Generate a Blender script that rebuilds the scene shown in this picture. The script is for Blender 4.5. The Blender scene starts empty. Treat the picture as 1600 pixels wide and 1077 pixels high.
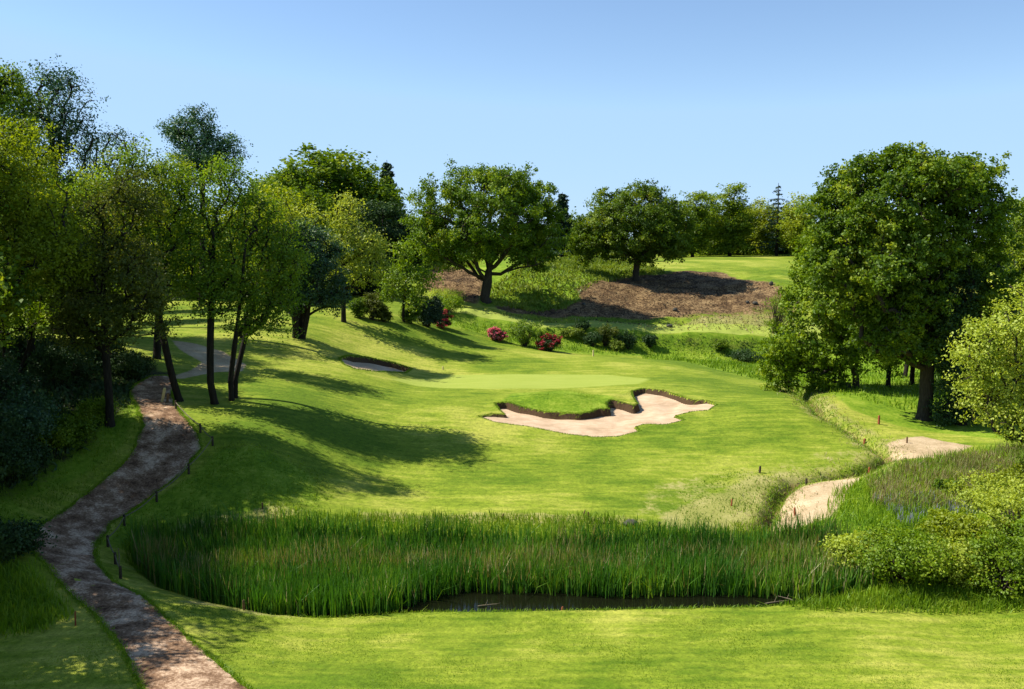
import bpy, math, random
import numpy as np
from mathutils import Vector
from mathutils.geometry import delaunay_2d_cdt

# ------------------------------------------------------------------ camera, sky, sun, exposure
H = 12.0            # eye height above the pond
F = 1400.0          # focal length in photograph pixels (1600 wide)
TH = math.atan(158.0 / F)
SUN = Vector((-12.6, 1.9, 14.8)).normalized()
scene = bpy.context.scene
COL = scene.collection
cam_d = bpy.data.cameras.new("camera"); cam = bpy.data.objects.new("camera", cam_d); COL.objects.link(cam)
cam.location = (0, 0, H); cam.rotation_euler = (math.pi / 2 - TH, 0, 0)
cam_d.sensor_width = 36; cam_d.lens = 36 * F / 1600; cam_d.clip_start = 0.2; cam_d.clip_end = 9000
scene.camera = cam
world = bpy.data.worlds.new("World"); scene.world = world; world.use_nodes = True
wn = world.node_tree; wn.nodes.clear()
wo = wn.nodes.new('ShaderNodeOutputWorld'); bg = wn.nodes.new('ShaderNodeBackground'); sk = wn.nodes.new('ShaderNodeTexSky')
sk.sky_type = 'NISHITA'; sk.sun_disc = False
sk.sun_elevation = math.asin(SUN.z); sk.sun_rotation = math.atan2(SUN.x, SUN.y)
sk.altitude = 500; sk.air_density = 1.0; sk.dust_density = 0.05; sk.ozone_density = 3.2
bg.inputs[1].default_value = 0.104
cap = wn.nodes.new('ShaderNodeMix'); cap.data_type = 'RGBA'; cap.blend_type = 'DARKEN'; cap.inputs[0].default_value = 0.85
cap.inputs[7].default_value = (2.7, 4.15, 6.2, 1); wn.links.new(sk.outputs[0], cap.inputs[6])   # clear spring air: no white band at the horizon
wn.links.new(cap.outputs[2], bg.inputs[0]); wn.links.new(bg.outputs[0], wo.inputs[0])
sd = bpy.data.lights.new("sun", 'SUN'); so = bpy.data.objects.new("sun", sd); COL.objects.link(so)
sd.energy = 5.0; sd.angle = math.radians(0.5); sd.color = (1.0, 0.94, 0.82)
so.rotation_euler = (-SUN).to_track_quat('-Z', 'Y').to_euler(); so.location = (-60, 20, 60)
vs = scene.view_settings
vs.view_transform = 'Standard'; vs.look = 'None'; vs.gamma = 1; vs.use_curve_mapping = False; vs.exposure = 0.75
cy = scene.cycles
cy.max_bounces = 6; cy.diffuse_bounces = 3; cy.glossy_bounces = 2; cy.transmission_bounces = 5; cy.transparent_max_bounces = 8
cy.caustics_reflective = False; cy.caustics_refractive = False

# ------------------------------------------------------------------ photograph pixels <-> world
def rayv(px, py):
    a = (px - 800) / F; b = (538.5 - py) / F
    return np.array([a, math.cos(TH) + b * math.sin(TH), -math.sin(TH) + b * math.cos(TH)])
def PT(px, py, Y):
    v = rayv(px, py); t = Y / v[1]
    return np.array([v[0] * t, Y, H + v[2] * t])
def plane0(px, py, z=0.0):
    v = rayv(px, py); t = (z - H) / v[2]
    return (v[0] * t, v[1] * t)

# ------------------------------------------------------------------ numpy value noise
def _h2(i, j, s):
    n = (i.astype(np.int64) * 374761393 + j.astype(np.int64) * 668265263 + s * 974634777) & 0x7fffffff
    n = ((n ^ (n >> 13)) * 1274126177) & 0x7fffffff
    return ((n ^ (n >> 16)) & 0xffff) / 65535.0
def vnoise(x, y, s=0):
    x = np.asarray(x, float); y = np.asarray(y, float)
    i = np.floor(x); j = np.floor(y); fx = x - i; fy = y - j
    fx = fx * fx * (3 - 2 * fx); fy = fy * fy * (3 - 2 * fy)
    a = _h2(i, j, s); b = _h2(i + 1, j, s); c = _h2(i, j + 1, s); d = _h2(i + 1, j + 1, s)
    return (a * (1 - fx) + b * fx) * (1 - fy) + (c * (1 - fx) + d * fx) * fy - 0.5
def fbm(x, y, s=0, o=3):
    r = 0; a = 1.0
    for k in range(o):
        r = r + a * vnoise(x * 2 ** k, y * 2 ** k, s + k); a *= 0.5
    return r
def sstep(a, b, x):
    t = np.clip((x - a) / (b - a), 0, 1); return t * t * (3 - 2 * t)

# ------------------------------------------------------------------ terrain: control points (px, py, distance)
CP = [
 (-300,1200,18),(0,1200,18.5),(300,1200,18.5),(800,1200,18.5),(1300,1200,18.5),(1900,1200,18.5),
 (-200,1077,21.5),(60,1077,21.5),(280,1077,21.3),(550,1077,21.8),(800,1077,22),(1100,1077,22),(1500,1077,22),(1900,1077,22),
 (-100,960,26.3),(80,960,26.2),(200,970,25.6),(360,1000,24.9),(500,1000,25.6),(800,985,26.6),(1100,985,26.6),(1500,975,27),(1900,960,27),
 (-100,880,29.5),(60,880,29),(110,850,30.2),(180,865,29.8),(20,800,32.2),(150,800,32.8),(240,800,33.6),
 (-100,740,35),(30,700,37.5),(120,755,36),(200,730,37.2),(280,750,36.6),(400,780,36.6),(500,795,36.8),(360,720,39),
 (270,655,43),(170,662,42),(60,620,44.5),(-100,620,44),(335,632,46.5),(280,628,46.5),(240,605,49),(450,640,46.5),(400,590,53),
 (-150,540,56),(60,530,60),(180,540,58),(330,560,58),(300,500,75),(150,505,75),(-100,500,78),(465,528,66),(450,560,60),(537,503,75),(630,503,80),
 (600,800,37.2),(800,805,37.2),(1000,812,37),(600,730,43),(800,735,43.2),(1000,735,43),(1100,760,41),(600,650,49.5),(700,650,50),(760,655,50.2),
 (930,690,47.6),(900,640,52.5),(1000,660,50.5),(1120,640,52.5),(1200,690,47),(1300,700,46),
 (640,603,58.5),(750,606,58.2),(850,608,58.5),(950,606,59),(1050,603,60),(1150,625,55),
 (660,588,64.5),(780,586,65.5),(900,588,65.5),(1000,592,64.5),
 (590,572,63),(560,545,70),(700,545,76),(800,555,76),(950,562,75),(1060,570,74),(1130,590,68),(1220,610,62),
 (690,512,84),(775,530,84),(860,546,82),(930,545,84),(1020,545,86),(1100,560,83),(1190,570,80),(1280,590,72),
 (700,489,91),(800,500,91),(900,508,91.5),(1000,514,92),(1100,519,92.5),(1200,521,93),(1300,525,94),(1450,530,94),
 (1090,540,89),(1190,545,88),
 (640,480,92),(560,470,96),(450,465,98),(300,462,100),
 (760,472,98),(700,465,99),(850,492,97),(900,480,99),(1000,500,97),(1100,497,97.5),(1200,500,97.5),
 (680,430,108),(760,430,107),(860,440,106),(930,450,105),(993,438,111),(1060,455,106),(1150,465,104),(1210,460,104),(1300,460,104),
 (1150,433,113),(1240,436,113),(1050,420,120),(680,408,125),(850,405,128),(500,420,122),(300,425,122),
 (1150,399,165),(1250,399,165),(1000,403,160),(700,402,160),(1450,400,165),(300,400,165),(-100,410,165),(1800,400,165),
 (1180,640,52),(1290,640,52),(1390,705,45),(1300,742,41.6),(1220,790,38),(1260,770,39.2),(1160,815,36.8),(1350,650,52),(1443,655,53),
 (1500,680,49),(1600,680,48),(1340,605,62),(1430,600,64),(1560,610,62),(1450,560,78),(1650,560,78),(1450,500,98),(1650,480,105),
 (1340,760,39.5),(1450,750,40.5),(1550,720,43),(1450,820,34.6),(1350,830,34),(1560,820,34.5),(1480,880,31),(1600,880,31),(1800,820,34),(1800,720,43),
]
CW = np.array([PT(*c) for c in CP])
def warp(X, Y):
    w = np.maximum(Y + 20, 1.5)
    return np.clip(X / w, -0.75, 0.75) * 2.2, np.log(np.minimum(w, 210.0)) * 1.6
_cu, _cv = warp(CW[:, 0], CW[:, 1])
def _U(r2): return 0.5 * r2 * np.log(r2 + 1e-12)
_n = len(CP)
_K = _U((_cu[:, None] - _cu) ** 2 + (_cv[:, None] - _cv) ** 2) + np.eye(_n) * 0.0007
_P = np.stack([np.ones(_n), _cu, _cv], 1)
_sol = np.linalg.solve(np.block([[_K, _P], [_P.T, np.zeros((3, 3))]]), np.concatenate([CW[:, 2], np.zeros(3)]))
def tps(X, Y):
    X = np.asarray(X, float); Y = np.asarray(Y, float); sh = X.shape; X = X.ravel(); Y = Y.ravel()
    out = np.empty(len(X))
    for k in range(0, len(X), 40000):
        u, v = warp(X[k:k + 40000], Y[k:k + 40000])
        out[k:k + 40000] = _U((u[:, None] - _cu) ** 2 + (v[:, None] - _cv) ** 2) @ _sol[:_n] + _sol[_n] + _sol[_n + 1] * u + _sol[_n + 2] * v
    far = sstep(150, 320, Y); out = out * (1 - far) + 9.7 * far
    near = sstep(19, 4, Y); out = out * (1 - near) + 10.3 * near
    out = np.clip(out, -0.2, 14)
    return out.reshape(sh)
def poly_sd(X, Y, P):
    """distance to a polygon's outline, positive inside"""
    P = np.asarray(P, float); X = np.asarray(X, float); Y = np.asarray(Y, float)
    d = np.full(X.shape, 1e9); ins = np.zeros(X.shape, bool)
    for k in range(len(P)):
        ax, ay = P[k - 1]; bx, by = P[k]; ex, ey = bx - ax, by - ay
        t = np.clip(((X - ax) * ex + (Y - ay) * ey) / (ex * ex + ey * ey + 1e-12), 0, 1)
        d = np.minimum(d, (X - ax - t * ex) ** 2 + (Y - ay - t * ey) ** 2)
        c = ((ay > Y) != (by > Y)) & (X < (bx - ax) * (Y - ay) / (by - ay + 1e-12) + ax)
        ins ^= c
    return np.where(ins, 1, -1) * np.sqrt(d)
def line_d(X, Y, P):
    d = np.full(np.shape(X), 1e9)
    for (ax, ay), (bx, by) in zip(P[:-1], P[1:]):
        ex, ey = bx - ax, by - ay
        t = np.clip(((X - ax) * ex + (Y - ay) * ey) / (ex * ex + ey * ey + 1e-12), 0, 1)
        d = np.minimum(d, (X - ax - t * ex) ** 2 + (Y - ay - t * ey) ** 2)
    return np.sqrt(d)
YS = np.concatenate([np.arange(14, 130, 0.05), np.arange(130, 400, 0.5)])
def hit(px, py, fn=tps):
    v = rayv(px, py); t = YS / v[1]; g = fn(v[0] * t, YS); z = H + v[2] * t
    k = np.argmax(z <= g)
    return np.array([v[0] * t[k], YS[k], g[k]])
def hits(pts, fn=tps): return [tuple(hit(x, y, fn)[:2]) for x, y in pts]

POND = [plane0(*p) for p in [(212,888),(255,925),(330,948),(430,968),(520,969),(640,960),(900,957),(1200,951),(1300,944),(1362,934),(1385,905),
        (1300,880),(1150,874),(1000,874),(700,872),(450,868),(290,860),(225,858)]]
BUNK1 = hits([(750,653),(775,662),(830,669),(880,679),(930,684),(965,683),(998,675),(990,669),(1005,664),(1040,664),(1068,658),(1052,651),(1080,644),
              (1105,642),(1118,633),(1105,627),(1080,626),(1060,620),(1035,611),(1005,608),(989,612),(991,622),(999,632),(990,636),(975,632),(955,629),(949,634),(954,641),(935,642),(925,646),
              (905,650),(850,647),(812,639),(790,632),(775,633),(783,643),(792,651),(770,650)])
BUNK2 = hits([(532,562),(545,558),(575,560),(610,567),(642,577),(630,583),(590,581),(555,577),(540,571)])
DITCH = hits([(1180,562),(1240,600),(1285,640),(1330,665),(1362,688),(1393,706),(1345,730),(1290,738),(1240,744),(1216,765),(1206,795)]) + [plane0(1165,870)]
MOUND = hits([(870,628),(960,622)])
TER = np.array(hits([(690,488),(800,500),(900,509),(1000,515),(1100,520),(1210,523),(1330,526)])); TER = TER[np.argsort(TER[:, 0])]
def height_raw(X, Y):
    h = tps(X, Y)
    t = np.interp(X, TER[:, 0], TER[:, 1]) - Y; amp = np.interp(X, [TER[0, 0] - 3, TER[0, 0], 12, 30, 40], [0, 0.3, 1.35, 1.4, 0])
    h = h - amp * sstep(0.3, 2.4, t) * sstep(13, 4, t) + 0.12 * amp * sstep(2.5, 0.5, np.abs(t + 1))
    inv = (Y > 15) & (Y < 130)
    h = h + np.where(Y < 200, 0.10 * fbm(X * 0.12, Y * 0.12, 3, 2), 0)
    rough = sstep(84, 92, Y) * sstep(135, 112, Y)
    h = h + rough * (0.55 * fbm(X * 0.22, Y * 0.3, 8, 3) + 0.10 * fbm(X * 1.1, Y * 1.1, 9, 2))
    h = h + 0.42 * np.exp(-(((X - MOUND[0][0]) / 2.4) ** 2 + ((Y - MOUND[0][1]) / 1.3) ** 2)) + 0.2 * np.exp(-(((X - MOUND[1][0]) / 1.2) ** 2 + ((Y - MOUND[1][1]) / 0.9) ** 2))
    return h
_fr = {}
def bunk_depth(X, Y, sd, P, k):
    key = id(P)
    if key not in _fr:
        A = np.asarray(P); gx = np.linspace(A[:, 0].min() - 1, A[:, 0].max() + 1, 240); gy = np.arange(A[:, 1].min(), A[:, 1].max(), 0.08); GX, GY = np.meshgrid(gx, gy)
        m = poly_sd(GX, GY, A) > 0; f = np.where(m.any(0), gy[np.argmax(m, 0)], np.nan); ok = ~np.isnan(f); f = np.interp(gx, gx[ok], f[ok])
        f = np.convolve(np.pad(f, 8, mode='edge'), np.ones(17) / 17, 'valid'); _fr[key] = (gx, f)
    gx, f = _fr[key]
    return 0.03 + np.clip((Y - np.interp(X, gx, f) - 0.5) * k, 0, 0.36) * (0.85 + 0.5 * vnoise(X * 0.8, Y * 0.8, 61))
def height(X, Y):
    X = np.asarray(X, float); Y = np.asarray(Y, float)
    h = height_raw(X, Y)
    sd = poly_sd(X, Y, POND)
    out = -sd
    h = np.where(sd > 0, -0.05 - 0.45 * np.minimum(sd, 1.2), np.minimum(np.maximum(h, 0.12), 0.02 + 0.9 * np.minimum(out, 0.3) + 0.35 * np.maximum(out - 0.3, 0)))
    dd = line_d(X, Y, DITCH)
    h = h - (0.55 * np.exp(-(dd / 0.36) ** 2) + 0.24 * np.exp(-(dd / 1.2) ** 2)) * (sd < 0) * (1 + 0.5 * vnoise(X * 0.9, Y * 0.9, 77))
    for P, k in ((BUNK1, 0.14), (BUNK2, 0.12)):
        s = poly_sd(X, Y, P); a = np.asarray(P); 
        lip = np.exp(-((s + 0.25) / 0.3) ** 2) * 0.07 * (s < 0.05)
        h = np.where(s > -0.02, h - (bunk_depth(X, Y, s, P, k) + 0.16) * sstep(-0.02, 0.10, s), h + lip)
    return h
def height_fast(x, y): return float(height(np.array([x]), np.array([y]))[0])
def ground(px, py):
    return hit(px, py, height_raw)
def stand(px, Y):
    X = (px - 800) / F * Y
    for _ in range(4):
        z = height_fast(X, Y); X = (px - 800) / F * (Y * math.cos(TH) - (z - H) * math.sin(TH))
    return np.array([X, Y, z])

# ------------------------------------------------------------------ object helpers
def mesh_np(name, V, Fc, mat, parent=None, smooth=False, attrs=None, loc=None):
    """V (n,3); Fc (m,k) array of one polygon size"""
    me = bpy.data.meshes.new(name); V = np.asarray(V, np.float32); Fc = np.asarray(Fc, np.int32); m, k = Fc.shape
    me.vertices.add(len(V)); me.vertices.foreach_set('co', V.ravel())
    me.loops.add(m * k); me.loops.foreach_set('vertex_index', Fc.ravel())
    me.polygons.add(m); me.polygons.foreach_set('loop_start', np.arange(0, m * k, k, dtype=np.int32))
    me.update(calc_edges=True)
    if smooth: me.polygons.foreach_set('use_smooth', np.ones(m, bool))
    for an, dom, arr in (attrs or []):
        at = me.attributes.new(an, 'FLOAT', dom); at.data.foreach_set('value', np.asarray(arr, np.float32))
    for mt in (mat if isinstance(mat, (list, tuple)) else [mat]): me.materials.append(mt)
    o = bpy.data.objects.new(name, me); COL.objects.link(o)
    if parent: o.parent = parent
    if loc is not None: o.location = loc
    return o
class MB:
    def __init__(s): s.v = []; s.f = []
    def tube(s, pts, rad, n=6, cap=True):
        pts = [Vector(p) for p in pts]; b = len(s.v); prev = None
        for i, p in enumerate(pts):
            d = (pts[min(i + 1, len(pts) - 1)] - pts[max(i - 1, 0)]).normalized()
            if prev is None: prev = d.orthogonal().normalized()
            u = (prev - d * prev.dot(d)).normalized(); w = d.cross(u); prev = u
            for k in range(n):
                a = 2 * math.pi * k / n; s.v.append(tuple(p + (u * math.cos(a) + w * math.sin(a)) * rad[i]))
        for i in range(len(pts) - 1):
            for k in range(n):
                k2 = (k + 1) % n; s.f.append((b + i * n + k, b + i * n + k2, b + (i + 1) * n + k2, b + (i + 1) * n + k))
        if cap:
            s.v.append(tuple(pts[-1])); t = len(s.v) - 1; e = b + (len(pts) - 1) * n
            for k in range(n): s.f.append((e + k, e + (k + 1) % n, t, t))
    def box(s, c, sx, sy, sz, top=1.0):
        b = len(s.v); c = Vector(c)
        for z, k in ((0, 1), (sz, top)):
            for x, y in ((-1, -1), (1, -1), (1, 1), (-1, 1)): s.v.append((c.x + x * sx / 2 * k, c.y + y * sy / 2 * k, c.z + z))
        for f in ((0, 3, 2, 1), (4, 5, 6, 7), (0, 1, 5, 4), (1, 2, 6, 5), (2, 3, 7, 6), (3, 0, 4, 7)): s.f.append(tuple(b + i for i in f))
    def build(s, name, mat, parent=None, smooth=False):
        me = bpy.data.meshes.new(name); f = [tuple(dict.fromkeys(q)) for q in s.f]
        me.from_pydata(s.v, [], f); me.update()
        if smooth: me.polygons.foreach_set('use_smooth', np.ones(len(f), bool))
        me.materials.append(mat); o = bpy.data.objects.new(name, me); COL.objects.link(o)
        if parent: o.parent = parent
        return o
def thing(name, label, cat, loc=(0, 0, 0), rz=0, group=None):
    o = bpy.data.objects.new(name, None); COL.objects.link(o); o.location = [float(c) for c in loc]; o.rotation_euler = (0, 0, rz)
    o.empty_display_size = 0.3
    o['label'] = label; o['category'] = cat
    if group: o['group'] = group
    return o
def struct(o, label=None):
    o['kind'] = 'structure'
    if label: o['label'] = label
    return o
def stuff(o, label, cat):
    o['kind'] = 'stuff'; o['label'] = label; o['category'] = cat; return o
def dup(root, loc, rz, scale, label, group):
    r = root.copy(); COL.objects.link(r); r.location = [float(c) for c in loc]; r.rotation_euler = (0, 0, rz); r.scale = scale
    r['label'] = label; r['group'] = group
    for ch in list(root.children):
        c = ch.copy(); COL.objects.link(c); c.parent = r
    return r

# ------------------------------------------------------------------ materials
def newmat(name):
    m = bpy.data.materials.new(name); m.use_nodes = True; nt = m.node_tree; nt.nodes.clear()
    return m, nt, nt.nodes.new, nt.links.new
def noise(nt, L, vec, scale, detail=3, rough=0.55):
    n = nt.nodes.new('ShaderNodeTexNoise'); n.inputs['Scale'].default_value = scale; n.inputs['Detail'].default_value = detail
    n.inputs['Roughness'].default_value = rough
    if vec is not None: L(vec, n.inputs['Vector'])
    return n.outputs['Fac']
def ramp(nt, L, fac, stops):
    r = nt.nodes.new('ShaderNodeValToRGB'); e = r.color_ramp.elements
    while len(e) < len(stops): e.new(0.5)
    for k, (p, c) in enumerate(stops): e[k].position = p; e[k].color = (*c, 1) if len(c) == 3 else c
    L(fac, r.inputs[0]); return r.outputs[0]
def mixc(nt, L, fac, a, b, mode='MIX'):
    n = nt.nodes.new('ShaderNodeMix'); n.data_type = 'RGBA'; n.blend_type = mode
    if isinstance(fac, (int, float)): n.inputs[0].default_value = fac
    else: L(fac, n.inputs[0])
    for s, i in ((a, 6), (b, 7)):
        if isinstance(s, tuple): n.inputs[i].default_value = (*s, 1)
        else: L(s, n.inputs[i])
    return n.outputs[2]
def math_(nt, L, op, a, b=None, clamp=False):
    n = nt.nodes.new('ShaderNodeMath'); n.operation = op; n.use_clamp = clamp
    for s, i in ((a, 0), (b, 1)):
        if s is None: continue
        if isinstance(s, (int, float)): n.inputs[i].default_value = s
        else: L(s, n.inputs[i])
    return n.outputs[0]
def attr(nt, name):
    n = nt.nodes.new('ShaderNodeAttribute'); n.attribute_name = name; return n.outputs['Fac']
def mapping(nt, L, vec, sc):
    n = nt.nodes.new('ShaderNodeMapping'); n.inputs['Scale'].default_value = sc; L(vec, n.inputs['Vector']); return n.outputs[0]
def bump(nt, L, h, strength, dist):
    n = nt.nodes.new('ShaderNodeBump'); n.inputs['Strength'].default_value = strength; n.inputs['Distance'].default_value = dist
    L(h, n.inputs['Height']); return n.outputs[0]

def leafmat(name, c1, c2, c3=None, trans=0.42, gloss=0.018, clump=0.35):
    """per-leaf and per-bough colour variation, bright end painting sunlit tips; light through the leaves"""
    m, nt, N, L = newmat(name)
    tc = N('ShaderNodeTexCoord').outputs['Object']
    r = attr(nt, 'rnd'); big = noise(nt, L, tc, clump, 2)
    f = math_(nt, L, 'ADD', math_(nt, L, 'MULTIPLY', r, 0.55), math_(nt, L, 'SUBTRACT', math_(nt, L, 'MULTIPLY', big, 1.5), 0.5), True)
    st = [(0.0, c1), (1.0, c2)] if c3 is None else [(0.0, c1), (0.6, c2), (1.0, c3)]
    c = ramp(nt, L, f, st)
    oi = N('ShaderNodeObjectInfo').outputs['Random']
    hs = N('ShaderNodeHueSaturation'); L(c, hs.inputs['Color'])
    L(math_(nt, L, 'ADD', math_(nt, L, 'MULTIPLY', oi, 0.3), 0.85), hs.inputs['Value'])
    c = hs.outputs[0]
    d = N('ShaderNodeBsdfDiffuse'); t = N('ShaderNodeBsdfTranslucent'); g = N('ShaderNodeBsdfGlossy'); g.inputs['Roughness'].default_value = 0.55
    g.inputs['Color'].default_value = (1, 1, 1, 1)
    L(c, d.inputs[0]); ct = mixc(nt, L, 1.0, c, (1.25, 1.15, 0.45), 'MULTIPLY'); L(ct, t.inputs[0])
    m1 = N('ShaderNodeMixShader'); m1.inputs[0].default_value = trans; L(d.outputs[0], m1.inputs[1]); L(t.outputs[0], m1.inputs[2])
    m2 = N('ShaderNodeMixShader'); m2.inputs[0].default_value = gloss; L(m1.outputs[0], m2.inputs[1]); L(g.outputs[0], m2.inputs[2])
    o = N('ShaderNodeOutputMaterial'); L(m2.outputs[0], o.inputs[0]); return m
def bark(name, c1, c2):
    m, nt, N, L = newmat(name); tc = N('ShaderNodeTexCoord').outputs['Object']
    v = mapping(nt, L, tc, (6, 6, 1.2)); n = noise(nt, L, v, 2.0, 5, 0.65)
    p = N('ShaderNodeBsdfPrincipled'); p.inputs['Roughness'].default_value = 0.95; p.inputs['Specular IOR Level'].default_value = 0.15
    L(ramp(nt, L, n, [(0.3, c1), (0.7, c2)]), p.inputs['Base Color']); L(bump(nt, L, n, 0.8, 0.05), p.inputs['Normal'])
    o = N('ShaderNodeOutputMaterial'); L(p.outputs[0], o.inputs[0]); return m
def plain(name, c1, c2, sc=8, rough=0.8, bd=0.01):
    m, nt, N, L = newmat(name); tc = N('ShaderNodeTexCoord').outputs['Object']; n = noise(nt, L, tc, sc, 4)
    p = N('ShaderNodeBsdfPrincipled'); p.inputs['Roughness'].default_value = rough; p.inputs['Specular IOR Level'].default_value = 0.25
    L(ramp(nt, L, n, [(0.3, c1), (0.7, c2)]), p.inputs['Base Color']); L(bump(nt, L, n, 0.5, bd), p.inputs['Normal'])
    o = N('ShaderNodeOutputMaterial'); L(p.outputs[0], o.inputs[0]); return m

M = {
 'oak': leafmat('oak leaves', (0.036,0.088,0.003), (0.125,0.215,0.006), (0.34,0.41,0.025)),
 'oak_fresh': leafmat('fresh oak leaves', (0.07,0.14,0.004), (0.20,0.30,0.010), (0.42,0.48,0.04), 0.5),
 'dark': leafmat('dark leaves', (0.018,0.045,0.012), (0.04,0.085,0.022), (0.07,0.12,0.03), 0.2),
 'blue': leafmat('blue green leaves', (0.014,0.050,0.016), (0.04,0.11,0.034), (0.10,0.19,0.07), 0.25, 0.04),
 'yellow': leafmat('yellow green leaves', (0.11,0.17,0.005), (0.26,0.33,0.010), (0.48,0.52,0.04), 0.5),
 'olive': leafmat('olive leaves', (0.055,0.12,0.005), (0.15,0.26,0.012), (0.34,0.44,0.04), 0.5),
 'pale': leafmat('pale yellow leaves', (0.20,0.28,0.02), (0.38,0.46,0.05), (0.60,0.64,0.14), 0.45),
 'bright': leafmat('bright green leaves', (0.075,0.15,0.005), (0.18,0.29,0.008), (0.36,0.45,0.03), 0.42),
 'needle': leafmat('conifer needles', (0.018,0.045,0.022), (0.04,0.08,0.04), (0.07,0.12,0.065), 0.1),
 'bronze': leafmat('bronze leaves', (0.05,0.085,0.008), (0.11,0.14,0.014), (0.27,0.27,0.08), 0.4),
 'red': leafmat('deep red blossom', (0.22,0.012,0.02), (0.42,0.025,0.05), (0.6,0.08,0.12), 0.3),
 'pink': leafmat('pink blossom', (0.45,0.04,0.10), (0.68,0.13,0.24), (0.85,0.35,0.45), 0.3),
 'reed': leafmat('reed blades', (0.020,0.085,0.006), (0.058,0.175,0.009), (0.19,0.31,0.018), 0.35, 0.03, 0.5),
 'reed_dry': leafmat('dry reed tops', (0.10,0.12,0.02), (0.24,0.20,0.06), (0.5,0.45,0.26), 0.3, 0.05),
 'grass': leafmat('long grass', (0.09,0.19,0.006), (0.18,0.31,0.010), (0.30,0.40,0.025), 0.4),
 'grass_dry': leafmat('seeding dry grass', (0.17,0.18,0.05), (0.30,0.27,0.11), (0.46,0.36,0.23), 0.35),
 'fern': leafmat('bracken', (0.09,0.15,0.012), (0.19,0.26,0.025), (0.28,0.33,0.05), 0.4),
 'bluebell': leafmat('bluebells', (0.14,0.19,0.10), (0.24,0.25,0.38), (0.36,0.35,0.55), 0.3),
 'bark': bark('grey brown bark', (0.022,0.018,0.014), (0.075,0.06,0.045)),
 'bark_dark': bark('dark bark', (0.010,0.009,0.008), (0.035,0.028,0.022)),
 'wood': plain('weathered wood', (0.09,0.05,0.025), (0.2,0.12,0.06), 12),
 'redwood': plain('red stained wood', (0.20,0.045,0.02), (0.32,0.10,0.045), 12),
 'palewood': plain('pale new wood', (0.42,0.36,0.16), (0.6,0.52,0.26), 12),
 'darkwood': plain('dark wet wood', (0.03,0.022,0.015), (0.08,0.06,0.04), 12),
 'rope': plain('worn rope', (0.10,0.08,0.05), (0.2,0.17,0.11), 30),
 'rock': plain('dark stone', (0.03,0.03,0.025), (0.12,0.11,0.09), 4, 0.9, 0.05),
 'pale_stone': plain('pale stone', (0.25,0.24,0.2), (0.5,0.48,0.42), 6, 0.9, 0.03),
}

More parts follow.
